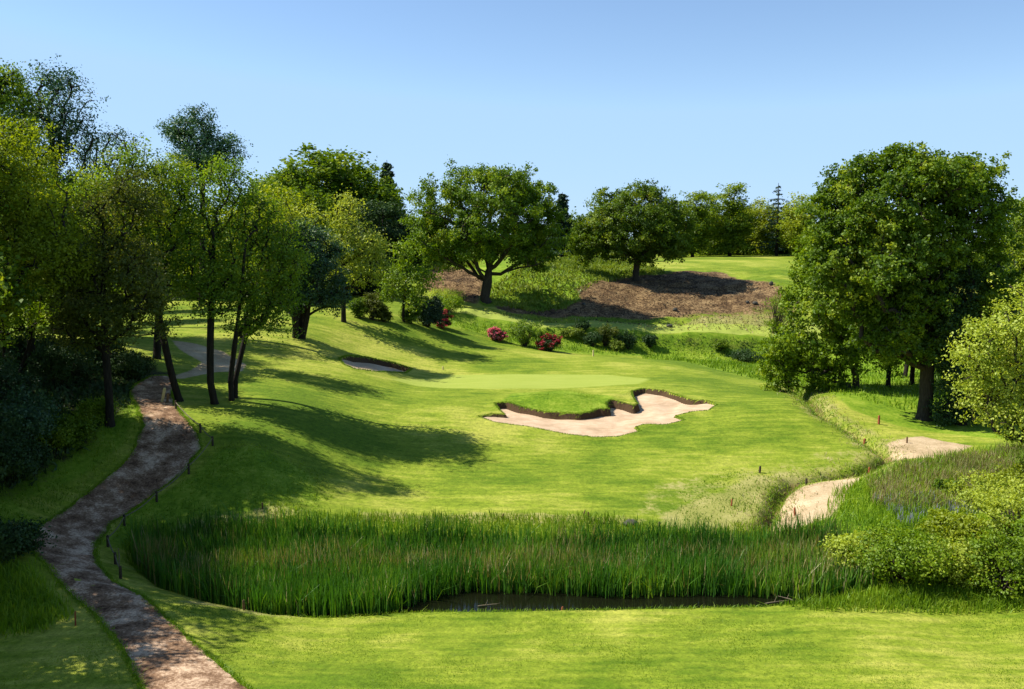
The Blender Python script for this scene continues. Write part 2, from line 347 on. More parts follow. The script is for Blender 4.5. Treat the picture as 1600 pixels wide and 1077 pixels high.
def ground_mat():
    m, nt, N, L = newmat('ground cover'); pos = N('ShaderNodeNewGeometry').outputs['Position']
    soil, dry, rough, litter_shade, mow, bare = (attr(nt, a) for a in ('a_soil', 'a_dry', 'a_rough', 'a_litter_shade', 'a_mow', 'a_bare'))
    big = noise(nt, L, pos, 0.10, 3); med = noise(nt, L, pos, 0.7, 4, 0.6); fine = noise(nt, L, pos, 14, 4, 0.75)
    streak = noise(nt, L, mapping(nt, L, pos, (0.5, 2.4, 1)), 1.0, 4, 0.6); tuft = noise(nt, L, pos, 4.5, 3, 0.7)
    f = math_(nt, L, 'ADD', math_(nt, L, 'MULTIPLY', big, 0.9), math_(nt, L, 'MULTIPLY', streak, 0.5))
    f = math_(nt, L, 'ADD', math_(nt, L, 'SUBTRACT', f, 0.42), math_(nt, L, 'MULTIPLY', med, 0.25))
    lawn = ramp(nt, L, f, [(0.27, (0.098,0.163,0.009)), (0.42, (0.195,0.252,0.020)), (0.58, (0.345,0.355,0.060))])
    lr = ramp(nt, L, math_(nt, L, 'ADD', math_(nt, L, 'MULTIPLY', fine, 0.5), math_(nt, L, 'MULTIPLY', tuft, 0.5)), [(0.34, (0.55,0.60,0.55)), (0.64, (1.32,1.28,1.25))])
    lawn = mixc(nt, L, 1.0, lawn, lr, 'MULTIPLY')
    rg = ramp(nt, L, math_(nt, L, 'ADD', math_(nt, L, 'MULTIPLY', med, 0.5), math_(nt, L, 'MULTIPLY', tuft, 0.5)), [(0.33, (0.06,0.13,0.006)), (0.5, (0.15,0.24,0.012)), (0.66, (0.28,0.34,0.04))])
    gr = ramp(nt, L, math_(nt, L, 'ADD', math_(nt, L, 'MULTIPLY', streak, 0.5), math_(nt, L, 'MULTIPLY', fine, 0.5)), [(0.3, (0.235,0.300,0.038)), (0.7, (0.33,0.375,0.075))])
    sl = ramp(nt, L, math_(nt, L, 'ADD', math_(nt, L, 'MULTIPLY', med, 0.4), math_(nt, L, 'MULTIPLY', tuft, 0.6)), [(0.36, (0.022,0.014,0.008)), (0.49, (0.105,0.062,0.028)), (0.61, (0.28,0.19,0.09))])
    dr = ramp(nt, L, math_(nt, L, 'ADD', math_(nt, L, 'MULTIPLY', fine, 0.5), math_(nt, L, 'MULTIPLY', med, 0.5)), [(0.33, (0.13,0.16,0.025)), (0.5, (0.25,0.25,0.065)), (0.65, (0.38,0.34,0.13))])
    lt = ramp(nt, L, tuft, [(0.35, (0.012,0.014,0.006)), (0.65, (0.05,0.055,0.015))])  # near-black tone: leaf litter plus painted tree shade
    def edge(a, k=1.6, c=0.5):
        n = math_(nt, L, 'MULTIPLY', math_(nt, L, 'SUBTRACT', math_(nt, L, 'ADD', math_(nt, L, 'MULTIPLY', med, 0.5), math_(nt, L, 'MULTIPLY', tuft, 0.5)), 0.5), k)
        return math_(nt, L, 'MULTIPLY', math_(nt, L, 'SUBTRACT', math_(nt, L, 'ADD', a, n), 0.35), 3.2, True)
    c = mixc(nt, L, edge(mow, 0.3), lawn, gr)
    c = mixc(nt, L, edge(rough, 1.2), c, rg)
    c = mixc(nt, L, edge(dry, 2.2), c, dr)
    c = mixc(nt, L, edge(bare, 1.0), c, ramp(nt, L, math_(nt, L, 'ADD', math_(nt, L, 'MULTIPLY', fine, 0.5), math_(nt, L, 'MULTIPLY', med, 0.5)), [(0.35, (0.24,0.18,0.09)), (0.5, (0.43,0.32,0.19)), (0.62, (0.56,0.44,0.28))]))
    c = mixc(nt, L, edge(soil, 2.2), c, sl)
    c = mixc(nt, L, edge(litter_shade, 2.0), c, lt)
    nz = N('ShaderNodeSeparateXYZ'); L(N('ShaderNodeNewGeometry').outputs['True Normal'], nz.inputs[0])
    steep = ramp(nt, L, nz.outputs[2], [(0.48, (1, 1, 1)), (0.62, (0, 0, 0))])
    c = mixc(nt, L, steep, c, (0.07, 0.042, 0.022))
    p = N('ShaderNodeBsdfPrincipled'); L(c, p.inputs['Base Color']); p.inputs['Roughness'].default_value = 0.9; p.inputs['Specular IOR Level'].default_value = 0.12
    hh = math_(nt, L, 'ADD', math_(nt, L, 'MULTIPLY', fine, 0.4), tuft)
    L(bump(nt, L, hh, 0.55, 0.06), p.inputs['Normal'])
    o = N('ShaderNodeOutputMaterial'); L(p.outputs[0], o.inputs[0]); return m
def sand_mat(name, a, b, c_, sp=25, bd=0.03, st=5.0):
    m, nt, N, L = newmat(name); pos = N('ShaderNodeNewGeometry').outputs['Position']
    n1 = noise(nt, L, pos, 1.0, 4); n2 = noise(nt, L, pos, sp, 3, 0.8); n3 = noise(nt, L, mapping(nt, L, pos, (1.2, st, 1)), 1.5, 3)
    f = math_(nt, L, 'ADD', math_(nt, L, 'MULTIPLY', n1, 0.4), math_(nt, L, 'ADD', math_(nt, L, 'MULTIPLY', n2, 0.35), math_(nt, L, 'MULTIPLY', n3, 0.25)))
    p = N('ShaderNodeBsdfPrincipled'); p.inputs['Roughness'].default_value = 0.95; p.inputs['Specular IOR Level'].default_value = 0.1
    L(ramp(nt, L, f, [(0.40, a), (0.5, b), (0.6, c_)]), p.inputs['Base Color']); L(bump(nt, L, f, 0.9, bd), p.inputs['Normal'])
    o = N('ShaderNodeOutputMaterial'); L(p.outputs[0], o.inputs[0]); return m
def water_mat():
    m, nt, N, L = newmat('pond water'); pos = N('ShaderNodeNewGeometry').outputs['Position']
    p = N('ShaderNodeBsdfPrincipled'); p.inputs['Base Color'].default_value = (0.006, 0.007, 0.003, 1); p.inputs['Roughness'].default_value = 0.07
    p.inputs['IOR'].default_value = 1.33
    L(bump(nt, L, noise(nt, L, mapping(nt, L, pos, (1, 3, 1)), 4, 3), 0.12, 0.02), p.inputs['Normal'])
    o = N('ShaderNodeOutputMaterial'); L(p.outputs[0], o.inputs[0]); return m
M['ground'] = ground_mat()
M['sand'] = sand_mat('bunker sand', (0.38,0.265,0.165), (0.50,0.36,0.235), (0.61,0.455,0.31), 25, 0.02)
M['gravel'] = sand_mat('wood chip path', (0.075,0.040,0.022), (0.24,0.145,0.085), (0.60,0.43,0.29), 11, 0.07, 1.4)
M['water'] = water_mat()

# ------------------------------------------------------------------ the ground sheet
ys = np.concatenate([np.linspace(-17, 14, 22), np.arange(15, 21, 0.5), np.arange(21, 27, 0.16), np.arange(27, 70, 0.115), np.arange(70, 118, 0.28), np.arange(118, 180, 1.2),
                     np.geomspace(182, 5000, 30)])
ue = np.geomspace(0.006, 30, 40)
us = np.concatenate([-(0.53 + ue)[::-1], np.arange(-0.53, 0.5301, 0.0017), 0.53 + ue])
UU, YY = np.meshgrid(us, ys); XX = UU * (YY + 20)
ZZ = height(XX, YY)
nr, nc = XX.shape
idx = np.arange(nr * nc).reshape(nr, nc)
Fq = np.stack([idx[:-1, :-1], idx[:-1, 1:], idx[1:, 1:], idx[1:, :-1]], -1).reshape(-1, 4)
def zone(polys, soft=0.6):
    a = np.zeros(XX.shape)
    for P in polys:
        Pw = np.array(hits(P, height_raw)); x0, y0 = Pw.min(0) - 3; x1, y1 = Pw.max(0) + 3
        k = (XX > x0) & (XX < x1) & (YY > y0) & (YY < y1)
        s = poly_sd(XX[k], YY[k], Pw); a[k] = np.maximum(a[k], sstep(-soft, soft, s))
    return a.ravel()
A_soil = zone([[(655,425),(700,415),(745,425),(760,445),(745,475),(720,472),(690,462),(662,450)],
               [(770,478),(830,485),(880,482),(905,470),(900,452),(945,438),(985,432),(1040,428),(1120,424),(1170,438),(1215,445),(1240,470),(1240,516),(1130,516),(1040,512),(960,508),(880,503),(820,496),(775,488)]], 1.0)
A_soil = np.maximum(A_soil, 0.0 * zone([[(262,532),(300,536),(350,548),(385,572),(370,585),(320,560),(280,545)]], 0.5))
A_dry = zone([[(1080,500),(1140,492),(1200,485),(1240,500),(1240,518),(1130,518),(1060,514)],[(1040,800),(1120,770),(1185,740),(1215,745),(1195,770),(1190,815),(1100,835),(1030,825)], [(1230,760),(1330,742),(1335,752),(1305,790),(1300,805),(1225,826),(1200,815)],
              [(1375,690),(1440,682),(1520,698),(1480,716),(1400,712)],
              [(300,772),(420,790),(480,800),(460,806),(300,803),(230,795)], [(560,800),(760,802),(900,806),(1010,812),(1000,820),(560,812)],
              [(1340,735),(1440,715),(1600,700),(1640,760),(1500,775),(1380,770)], [(310,925),(440,955),(520,960),(400,962),(280,935)]], 0.7)
A_soil *= 1 - 0.55 * zone([[(1010,500),(1100,488),(1200,480),(1240,500),(1240,518),(1130,518),(1040,514)]], 2.0)
A_dry = np.maximum(A_dry, 0.45 * zone([[(1000,760),(1200,720),(1370,690),(1395,715),(1200,745),(1080,800),(980,812)]], 1.2))
A_rough = zone([[(20,760),(130,720),(190,680),(225,640),(215,610),(150,600),(60,650),(-60,720),(-60,800),(0,830),(60,790)],[(150,800),(200,745),(300,715),(345,690),(420,705),(490,745),(500,785),(300,790),(220,800)],[(640,480),(760,488),(880,505),(1000,515),(1210,523),(1290,560),(1270,610),(1215,600),(1110,575),(1000,556),(900,552),(840,548),(790,530),(730,515),(680,505)],  # rough grass; first patch also paints down the dappled shade beside the path
                [(620,425),(660,404),(950,404),(1000,420),(905,470),(850,490),(760,480)],[(1215,525),(1600,525),(1700,600),(1600,690),(1500,680),(1400,665),(1330,640),(1270,600)],
                [(1310,760),(1400,720),(1700,690),(1800,940),(1290,945),(1300,860),(1240,835)],
                [(770,640),(800,615),(880,610),(960,622),(945,640),(900,650),(820,642)],[(0,880),(60,890),(110,960),(60,985),(-60,990),(-60,900)]], 0.6)
tt = (np.interp(XX, TER[:, 0], TER[:, 1]) - YY).ravel(); A_rough *= 1 - sstep(2.6, 1.9, np.abs(tt + 1.9)); A_soil *= sstep(-3.2, -4.8, tt)
A_bare = zone([[(268,532),(300,536),(350,550),(385,570),(378,580),(335,582),(285,592),(262,592),(300,578),(316,566),(280,546)],[(1228,762),(1290,748),(1345,744),(1330,762),(1312,792),(1300,808),(1225,830),(1185,830),(1212,800)],[(1385,690),(1440,682),(1520,697),(1480,716),(1400,712)]], 0.35)
A_mow = zone([[(610,592),(700,586),(850,585),(950,586),(1015,592),(1000,600),(900,606),(760,608),(650,603)]], 0.9)
lit = [[(-200,600),(30,580),(120,560),(200,575),(215,600),(195,640),(100,700),(0,760),(-200,800)], [(-200,600),(-200,520),(60,535),(180,552),(270,585),(215,600),(120,600)]]  # left bank: leaf litter, with the wood's deep shade painted in as dark colour
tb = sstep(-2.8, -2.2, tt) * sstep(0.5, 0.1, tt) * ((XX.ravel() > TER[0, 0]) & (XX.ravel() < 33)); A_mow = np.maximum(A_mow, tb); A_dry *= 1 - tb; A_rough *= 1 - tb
A_litter_shade = zone(lit, 1.5)
A_litter_shade = np.maximum(A_litter_shade, sstep(170, 200, YY.ravel()) * 0.6)  # far ground darkened with the same tone
dd = line_d(XX, YY, DITCH).ravel()
A_soil = np.maximum(A_soil, 0.55 * sstep(0.4, 0.15, dd)); A_dry = np.maximum(A_dry, 0.55 * sstep(1.9, 0.7, dd))
A_rough = np.maximum(A_rough, 0.0)
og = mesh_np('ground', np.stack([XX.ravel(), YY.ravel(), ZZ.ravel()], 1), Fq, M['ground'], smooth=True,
             attrs=[('a_soil', 'POINT', A_soil), ('a_dry', 'POINT', A_dry), ('a_rough', 'POINT', A_rough), ('a_litter_shade', 'POINT', A_litter_shade), ('a_mow', 'POINT', A_mow), ('a_bare', 'POINT', A_bare)])
struct(og, 'rolling mown golf fairway and green with banks rising to the skyline')

def sheet(name, P, mat, zfn, cell=0.25, label=None, wob=0.0):
    P = [Vector(p) for p in P]; rng = random.Random(4); pts = []
    for a, b in zip(P, P[1:] + P[:1]):
        n = max(1, int((b - a).length / cell))
        for k in range(n):
            q = a.lerp(b, k / n); w = wob * fbm(np.array([q.x * 1.7]), np.array([q.y * 1.7]), 5, 3)[0]; q = q + Vector((-(b - a).y, (b - a).x)).normalized() * w; pts.append(q)
    nb = len(pts); A = np.array([tuple(p) for p in pts]); x0, y0 = A.min(0); x1, y1 = A.max(0)
    gx, gy = np.meshgrid(np.arange(x0, x1, cell), np.arange(y0, y1, cell)); gx = gx.ravel(); gy = gy.ravel()
    k = poly_sd(gx, gy, A) > cell * 0.6
    allp = pts + [Vector((x + rng.uniform(-.05, .05), y + rng.uniform(-.05, .05))) for x, y in zip(gx[k], gy[k])]
    v, e, f, _, _, _ = delaunay_2d_cdt(allp, [], [list(range(nb))], 1, 1e-6)
    V = np.array([tuple(q) for q in v]); Z = zfn(V[:, 0], V[:, 1])
    o = mesh_np(name, np.column_stack([V, Z]), np.array([t for t in f if len(t) == 3]), mat, smooth=True)
    return struct(o, label)
PATHP = [(385,1077),(330,1030),(268,975),(208,920),(170,882),(148,842),(144,802),(168,768),(222,738),(283,708),(312,684),(306,668),(284,650),(272,632),(268,612),(278,598),(262,588),(238,588),
         (215,600),(203,612),(215,635),(225,660),(205,690),(168,718),(125,752),(70,785),(45,820),(58,860),(95,910),(150,960),(190,1010),(225,1077),(262,1150),(470,1150)]
PATHW = hits(PATHP, height_raw)
sheet('path', PATHW, M['gravel'], lambda x, y: height(x, y) + 0.03, 0.3, 'curving wood chip path climbing between the trees', 0.16)
f1 = min(p[1] for p in BUNK1); f2 = min(p[1] for p in BUNK2)
def grow(P, r):
    P = [Vector(p) for p in P]; out = []
    ar = sum(a.x * b.y - b.x * a.y for a, b in zip(P, P[1:] + P[:1])); sg = 1 if ar > 0 else -1
    for k in range(len(P)):
        d = (P[(k + 1) % len(P)] - P[k - 1]).normalized(); out.append(P[k] + Vector((d.y, -d.x)) * r * sg)
    return out
sheet('bunker_sand', grow(BUNK1, 0.14), M['sand'], lambda x, y: height_raw(x, y) - bunk_depth(x, y, 0, BUNK1, 0.14) + 0.03 * fbm(x, y, 7), 0.2, 'large pale pink sand bunker below the green')
sheet('bunker_sand', grow(BUNK2, 0.14), M['sand'], lambda x, y: height_raw(x, y) - bunk_depth(x, y, 0, BUNK2, 0.12) + 0.03 * fbm(x, y, 7), 0.2, 'small shaded sand bunker left of the green')
Pw = grow(POND, 0.2)
struct(mesh_np('pond_water', [(p.x, p.y, 0.0) for p in Pw], [list(range(len(Pw)))], M['water']), 'dark still pond water under the reeds')

# ------------------------------------------------------------------ leaves, blades
def leaf_arrays(C, rng, size, outward=None, up=0.6, aspect=0.62):
    n = len(C); nrm = rng.normal(size=(n, 3)); nrm[:, 2] += up
    if outward is not None: nrm += outward * 0.7
    nrm /= np.linalg.norm(nrm, axis=1)[:, None]
    t = rng.normal(size=(n, 3)); t[:, 2] -= 0.3; t -= nrm * (t * nrm).sum(1)[:, None]; t /= np.linalg.norm(t, axis=1)[:, None]
    b = np.cross(nrm, t); s = size * rng.uniform(0.6, 1.35, n)[:, None]
    V = np.empty((n, 4, 3)); V[:, 0] = C - t * s * 0.5; V[:, 1] = C + b * s * 0.5 * aspect + nrm * s * 0.12 + t * s * 0.05
    V[:, 2] = C + t * s * 0.5 - nrm * s * 0.10; V[:, 3] = C - b * s * 0.5 * aspect + nrm * s * 0.12 + t * s * 0.05
    return V.reshape(-1, 3), np.arange(n * 4).reshape(n, 4), rng.random(n)
def blades(name, X, Y, hfn, rng, hgt, wid, mat, lean=0.35, mats_idx=None, z0=-0.03):
    n = len(X); Z = hfn(X, Y) + z0; h = hgt * rng.uniform(0.6, 1.2, n) if np.isscalar(hgt) else hgt
    lean = lean * np.where(rng.random(n) < 0.07, 3.2, 1.0); a = rng.uniform(0, 2 * np.pi, n); w = wid * rng.uniform(0.6, 1.3, n) / 2; la = rng.uniform(0, 2 * np.pi, n); ln = np.abs(rng.normal(0, 1, n)) * lean * h
    dx, dy = np.cos(a) * w, np.sin(a) * w; lx, ly = np.cos(la) * ln, np.sin(la) * ln
    V = np.empty((n, 6, 3))
    for k, (t, ww) in enumerate(((0, 1.0), (0.55, 0.85), (1.0, 0.12))):
        cx = X + lx * t * t; cyy = Y + ly * t * t; cz = Z + h * (t - 0.12 * t * t * np.minimum(ln / h, 1))
        V[:, 2 * k] = np.stack([cx - dx * ww, cyy - dy * ww, cz], 1); V[:, 2 * k + 1] = np.stack([cx + dx * ww, cyy + dy * ww, cz], 1)
    b = (np.arange(n) * 6)[:, None]
    Fc = np.concatenate([b + np.array([0, 1, 3, 2]), b + np.array([2, 3, 5, 4])]); r = rng.random(n)
    o = mesh_np(name, V.reshape(-1, 3), Fc, mat, attrs=[('rnd', 'FACE', np.concatenate([r, r]))])
    if mats_idx is not None: o.data.polygons.foreach_set('material_index', np.concatenate([mats_idx, mats_idx]).astype(np.int32))
    return o
def scatter(P, n, rng, soft=None):
    A = np.array([tuple(p) for p in P]); x0, y0 = A.min(0); x1, y1 = A.max(0); X = rng.uniform(x0, x1, n * 4); Y = rng.uniform(y0, y1, n * 4)
    s = poly_sd(X, Y, A); k = s > (0 if soft is None else rng.uniform(-soft, soft, len(s)) ); return X[k][:n], Y[k][:n]

# ------------------------------------------------------------------ trees
def grow_tree(rng, trunk_pts, r0, clusters, fork_t=0.35, gnarl=0.08, nseg=4, power=2.3, min_r=0.018, up=0.18, extra=()):
    """skeleton: every cluster of leaves joins the nearest suitable limb; thickness adds up towards the base"""
    nodes = [np.array(p, float) for p in trunk_pts]; par = [-1] + list(range(len(nodes) - 1)); plen = [0.0]
    for k in range(1, len(nodes)): plen.append(plen[-1] + np.linalg.norm(nodes[k] - nodes[k - 1]))
    nt_ = len(nodes); tl = plen[-1]; chains = [list(range(nt_))]
    ok = [pl >= fork_t * tl for pl in plen]
    for st, P_ in extra:
        ch = [st]; last = st
        for q in P_:
            nodes.append(np.array(q, float)); par.append(last); plen.append(plen[last] * 0.6 + np.linalg.norm(nodes[-1] - nodes[last])); ok.append(True); last = len(nodes) - 1; ch.append(last)
        chains.append(ch)
    base = nodes[int(fork_t * (nt_ - 1))]
    order = np.argsort(np.linalg.norm(clusters - base, axis=1))
    tips = []
    for ci in order:
        c = clusters[ci]; A = np.array(nodes); dv = c - A; d = np.linalg.norm(dv, axis=1)
        cost = d + 0.30 * np.array(plen) + 0.9 * np.maximum(0, A[:, 2] - c[2] + 0.1 * d); cost[~np.array(ok)] = 1e9
        j = int(np.argmin(cost)); p = A[j]; L_ = d[j]
        if L_ < 0.15: tips.append((ci, j)); continue
        m = max(2, min(nseg, int(L_ / 0.5) + 1)); ch = [j]; last = j
        side = rng.normal(size=3) * gnarl * L_
        for k in range(1, m + 1):
            t = k / m; q = p + (c - p) * t + np.array([0, 0, 1]) * up * L_ * math.sin(math.pi * t) * (1 if c[2] > p[2] else 0.4) + side * math.sin(math.pi * t) + (rng.normal(size=3) * gnarl * 0.4 * L_ / m if k < m else 0)
            nodes.append(q); par.append(last); plen.append(plen[last] + np.linalg.norm(q - nodes[last])); ok.append(True); last = len(nodes) - 1; ch.append(last)
        chains.append(ch)
    acc = np.zeros(len(nodes)); leafn = np.ones(len(nodes), bool)
    for p_ in par:
        if p_ >= 0: leafn[p_] = False
    acc[leafn] = min_r ** power
    for k in range(len(nodes) - 1, 0, -1): acc[par[k]] += acc[k]
    rad = acc ** (1 / power); sc = r0 / rad[0]; rad = np.maximum(rad * sc, min_r * 0.7)
    return nodes, chains, rad
def lobes_points(rng, lobes, n, shell=0.45, gap=0.0):
    vol = np.array([l[3] * l[4] * l[5] for l in lobes]) ** (2 / 3); pick = rng.choice(len(lobes), n * 3, p=vol / vol.sum())
    L = np.array(lobes)[pick]; d = rng.normal(size=(n * 3, 3)); d /= np.linalg.norm(d, axis=1)[:, None]
    r = shell + (1 - shell) * rng.random(n * 3) ** 0.5; P = L[:, :3] + d * r[:, None] * L[:, 3:6]
    # drop points deep inside a neighbouring lobe
    deep = np.zeros(len(P))
    for l in lobes: deep = np.maximum(deep, 1 - np.linalg.norm((P - np.array(l[:3])) / np.array(l[3:6]), axis=1))
    keep = deep < 0.55 + 0.3 * rng.random(len(P))
    if gap: keep &= (vnoise(P[:, 0] * 0.7 + 9, P[:, 2] * 0.7 + P[:, 1] * 0.5, 21) > -0.5 + gap)
    return P[keep][:n]
def crown_mesh(name, rng, C, rc, per, leaf, mat, parent, centre, sub=5, flat=0.75, up=0.6, rs=0.42, mat_idx=None):
    n = len(C); S = C[:, None, :] + rng.normal(size=(n, sub, 3)) * rc * np.array([0.62, 0.62, 0.62 * flat])
    S = S.reshape(-1, 3); k = max(1, per // sub)
    P = S[:, None, :] + rng.normal(size=(len(S), k, 3)) * rc * rs * np.array([1, 1, flat]) * rng.uniform(0.6, 1.3, (len(S), 1, 1)); P = P.reshape(-1, 3)
    ow = P - centre; ow /= np.linalg.norm(ow, axis=1)[:, None] + 1e-6
    cl = np.repeat(rng.random(len(S)), k)
    V, Fc, r = leaf_arrays(P, rng, leaf, ow, up)
    return mesh_np(name, V, Fc, mat, parent, attrs=[('rnd', 'FACE', r * 0.4 + cl * 0.6)])  # per-clump tone paints lit tips and dark gaps into the foliage
def tree(name, label, cat, base, lobes, seed, leafmat_='oak', barkmat='bark', n=150, rc=0.8, per=220, leaf=0.17, r0=0.25, fork=0.35, lead=None, group=None,
         trunks=1, shell=0.45, gap=0.0, gnarl=0.08, up=0.6, pxl=True, depth=0.85, flat=0.75, upb=0.18, min_r=0.02, htf=0.72, rs=0.36, bumps=3, limbs=()):
    """lobes in photograph pixels (px, py, rx, ry[, dY]) at the tree's own distance, turned into metres round its base"""
    rng = np.random.default_rng(seed); b = np.array(base, float)
    root = thing(name, label, cat, b, 0, group)
    if pxl:
        LL = []
        for l in lobes:
            dY = l[4] if len(l) > 4 else 0.0; c = PT(l[0], l[1], b[1] + dY); s = (b[1] * math.cos(TH)) / F
            rx, rz = l[2] * s, l[3] * s; LL.append((*(c - b), rx, rx * depth if len(l) < 6 else l[5], rz))
    else: LL = lobes
    small = []
    for l in LL:
        for _ in range(bumps):
            d = rng.normal(size=3); d /= np.linalg.norm(d); d[2] = d[2] * 0.9 + 0.1; q = rng.uniform(0.28, 0.42)
            small.append((l[0] + d[0] * l[3] * 0.85, l[1] + d[1] * l[4] * 0.85, max(l[2] + d[2] * l[5] * 0.88, 0.5), l[3] * q, l[4] * q, l[5] * q))
    LL = LL + small
    C = lobes_points(rng, LL, n, shell, gap)
    cen = np.average(C, axis=0); top = max(l[2] + l[5] for l in LL)
    parts = []
    for t in range(trunks):
        off = np.array([0, 0, 0.0]) if trunks == 1 else np.array([0.25 * math.cos(t * 2.4 + seed), 0.25 * math.sin(t * 2.4 + seed), 0])
        ld = np.array([cen[0], cen[1]]) if lead is None else np.array(lead)
        if trunks > 1: ld = ld + np.array([math.cos(t * 2.4 + seed), math.sin(t * 2.4 + seed)]) * top * 0.13
        ht = top * htf; pts = []
        for k in range(9):
            u = k / 8; w = 0.012 * top
            pts.append(off + np.array([ld[0] * u ** 1.1 + (w * math.sin(3.1 * u + seed) if k else 0), ld[1] * u ** 1.1 + (w * math.cos(2.7 * u + seed) - w if k else 0), ht * u - (0.12 if k == 0 else 0)]))
        mine = C[t::trunks]; ext = []
        for lx, ly, dY in limbs:
            e = PT(lx, ly, b[1] + dY) - b; st = rng.integers(5, 9); a0 = np.array(pts[st]); dv = e - a0; P_ = []
            for k in range(1, 7):
                u = k / 6; P_.append(a0 + dv * np.array([u ** 0.85, u ** 0.85, u ** 1.25]) + rng.normal(size=3) * 0.10)
            ext.append((int(st), P_))
        nodes, chains, rad = grow_tree(rng, pts, r0, mine, fork, gnarl, min_r=min_r, up=upb, extra=ext)
        parts.append((nodes, chains, rad))
    mb = MB()
    for nodes, chains, rad in parts:
        for ci, ch in enumerate(chains):
            rr = [rad[i] for i in ch]
            if ci: rr[0] = min(rad[ch[0]], rad[ch[1]] * 1.1)
            P_ = [nodes[i] for i in ch]
            if ci == 0:
                rr[0] *= 1.35; f = 0.25; q = P_[0] + (P_[1] - P_[0]) * f; P_.insert(1, q); rr.insert(1, rr[1] * 1.08)
            mb.tube(P_, rr, 8 if ci == 0 else (6 if rr[0] > 0.05 else 4))
    mb.build('trunk', M[barkmat], root, True)
    crown_mesh('crown', rng, C, rc, per, leaf, M[leafmat_], root, cen, flat=flat, up=up, rs=rs)
    return root
def spruce(name, label, cat, base, h, w, seed, mat='needle', leaf=0.22, n=2600, bare=0.12, group=None, thin=False):
    rng = np.random.default_rng(seed); root = thing(name, label, cat, base, 0, group); mb = MB()
    mb.tube([(0, 0, -0.1), (0.05, 0, h * 0.5), (0, 0.03, h)], [h * 0.016, h * 0.010, 0.02], 6); P = []
    z = h * bare
    while z < h * 0.985:
        r = (w * (1 - z / h) ** 0.75 + 0.15) * rng.uniform(0.55, 1.2); m = 7 if not thin else 4; a0 = rng.uniform(0, 6.28)
        for k in range(m):
            a = a0 + k * 6.283 / m + rng.normal() * 0.3; z += h * 0.004 * rng.normal(); rr = r * rng.uniform(0.7, 1.1); d = np.array([math.cos(a), math.sin(a), 0])
            e = np.array([0, 0, z]) + d * rr + np.array([0, 0, -0.22 * rr + (0.10 * rr if z > h * 0.7 else 0)]); mid = np.array([0, 0, z]) + d * rr * 0.5 + np.array([0, 0, -0.02 * rr])
            mb.tube([(0, 0, z), mid, e], [0.03, 0.02, 0.008], 3)
            q = max(5, int(n / 45 * rr / w)); t = rng.uniform(0.15, 1, q); s = np.array([-d[1], d[0], 0]) * (rng.normal(size=q) * 0.16 * rr)[:, None]
            P.append(np.array([0, 0, z]) + d * (t * rr)[:, None] + s + np.stack([0 * t, 0 * t, -0.2 * rr * t - np.abs(rng.normal(size=q)) * 0.12], 1))
        z += h * (0.026 if not thin else 0.055)
    P = np.concatenate(P); V, Fc, r = leaf_arrays(P, rng, leaf, None, 0.3, 0.45)
    mb.build('trunk', M['bark_dark'], root, True); mesh_np('crown', V, Fc, M[mat], root, attrs=[('rnd', 'FACE', r)]); return root
def shrub(name, label, cat, base, w, h, seed, mat='oak', n=40, per=90, leaf=0.12, rc=None, group=None, flower=None, fshare=0.6, depth=0.8, loose=False):
    rng = np.random.default_rng(seed); root = thing(name, label, cat, base, 0, group)
    lob = [(0, 0, h * 0.52, w * 0.5, w * 0.5 * depth, h * 0.48)] + [(rng.normal() * w * 0.2, rng.normal() * w * 0.15, h * rng.uniform(0.35, 0.72), w * 0.28, w * 0.28, h * 0.25) for _ in range(4)]
    C = lobes_points(rng, lob, n, 0.5); C[:, 2] = np.maximum(C[:, 2], 0.08 * h); rc = rc or 0.13 * max(w, h) ** 0.8
    mb = MB()
    for c in C[::2]:
        b = np.array([rng.normal() * 0.06 * w, rng.normal() * 0.06 * w, -0.05]); m = b + (c - b) * 0.5 + np.array([0, 0, 0.12 * h]); r = 0.012 * h + 0.01
        mb.tube([b, m, c], [r, r * 0.7, r * 0.3], 4)
    mb.build('stems', M['bark'], root)
    crown_mesh('foliage', rng, C, rc, per, leaf, M[mat], root, np.array([0, 0, h * 0.3]))
    if flower:
        d = C - np.array([0, 0, h * 0.3]); d /= np.linalg.norm(d, axis=1)[:, None]
        k = rng.random(len(C)) < fshare; Cf = C[k] + d[k] * rc * 1.0
        crown_mesh('blossom', rng, Cf, rc * 0.75, int(per * 1.1), leaf * 1.0, M[flower], root, np.array([0, 0, h * 0.3]))
    return root

# ================================================================== OBJECTS
G_LEFT = 'trees in the wood beside the path'; G_SKY = 'trees along the skyline'; G_BACK = 'trees behind the left wood'
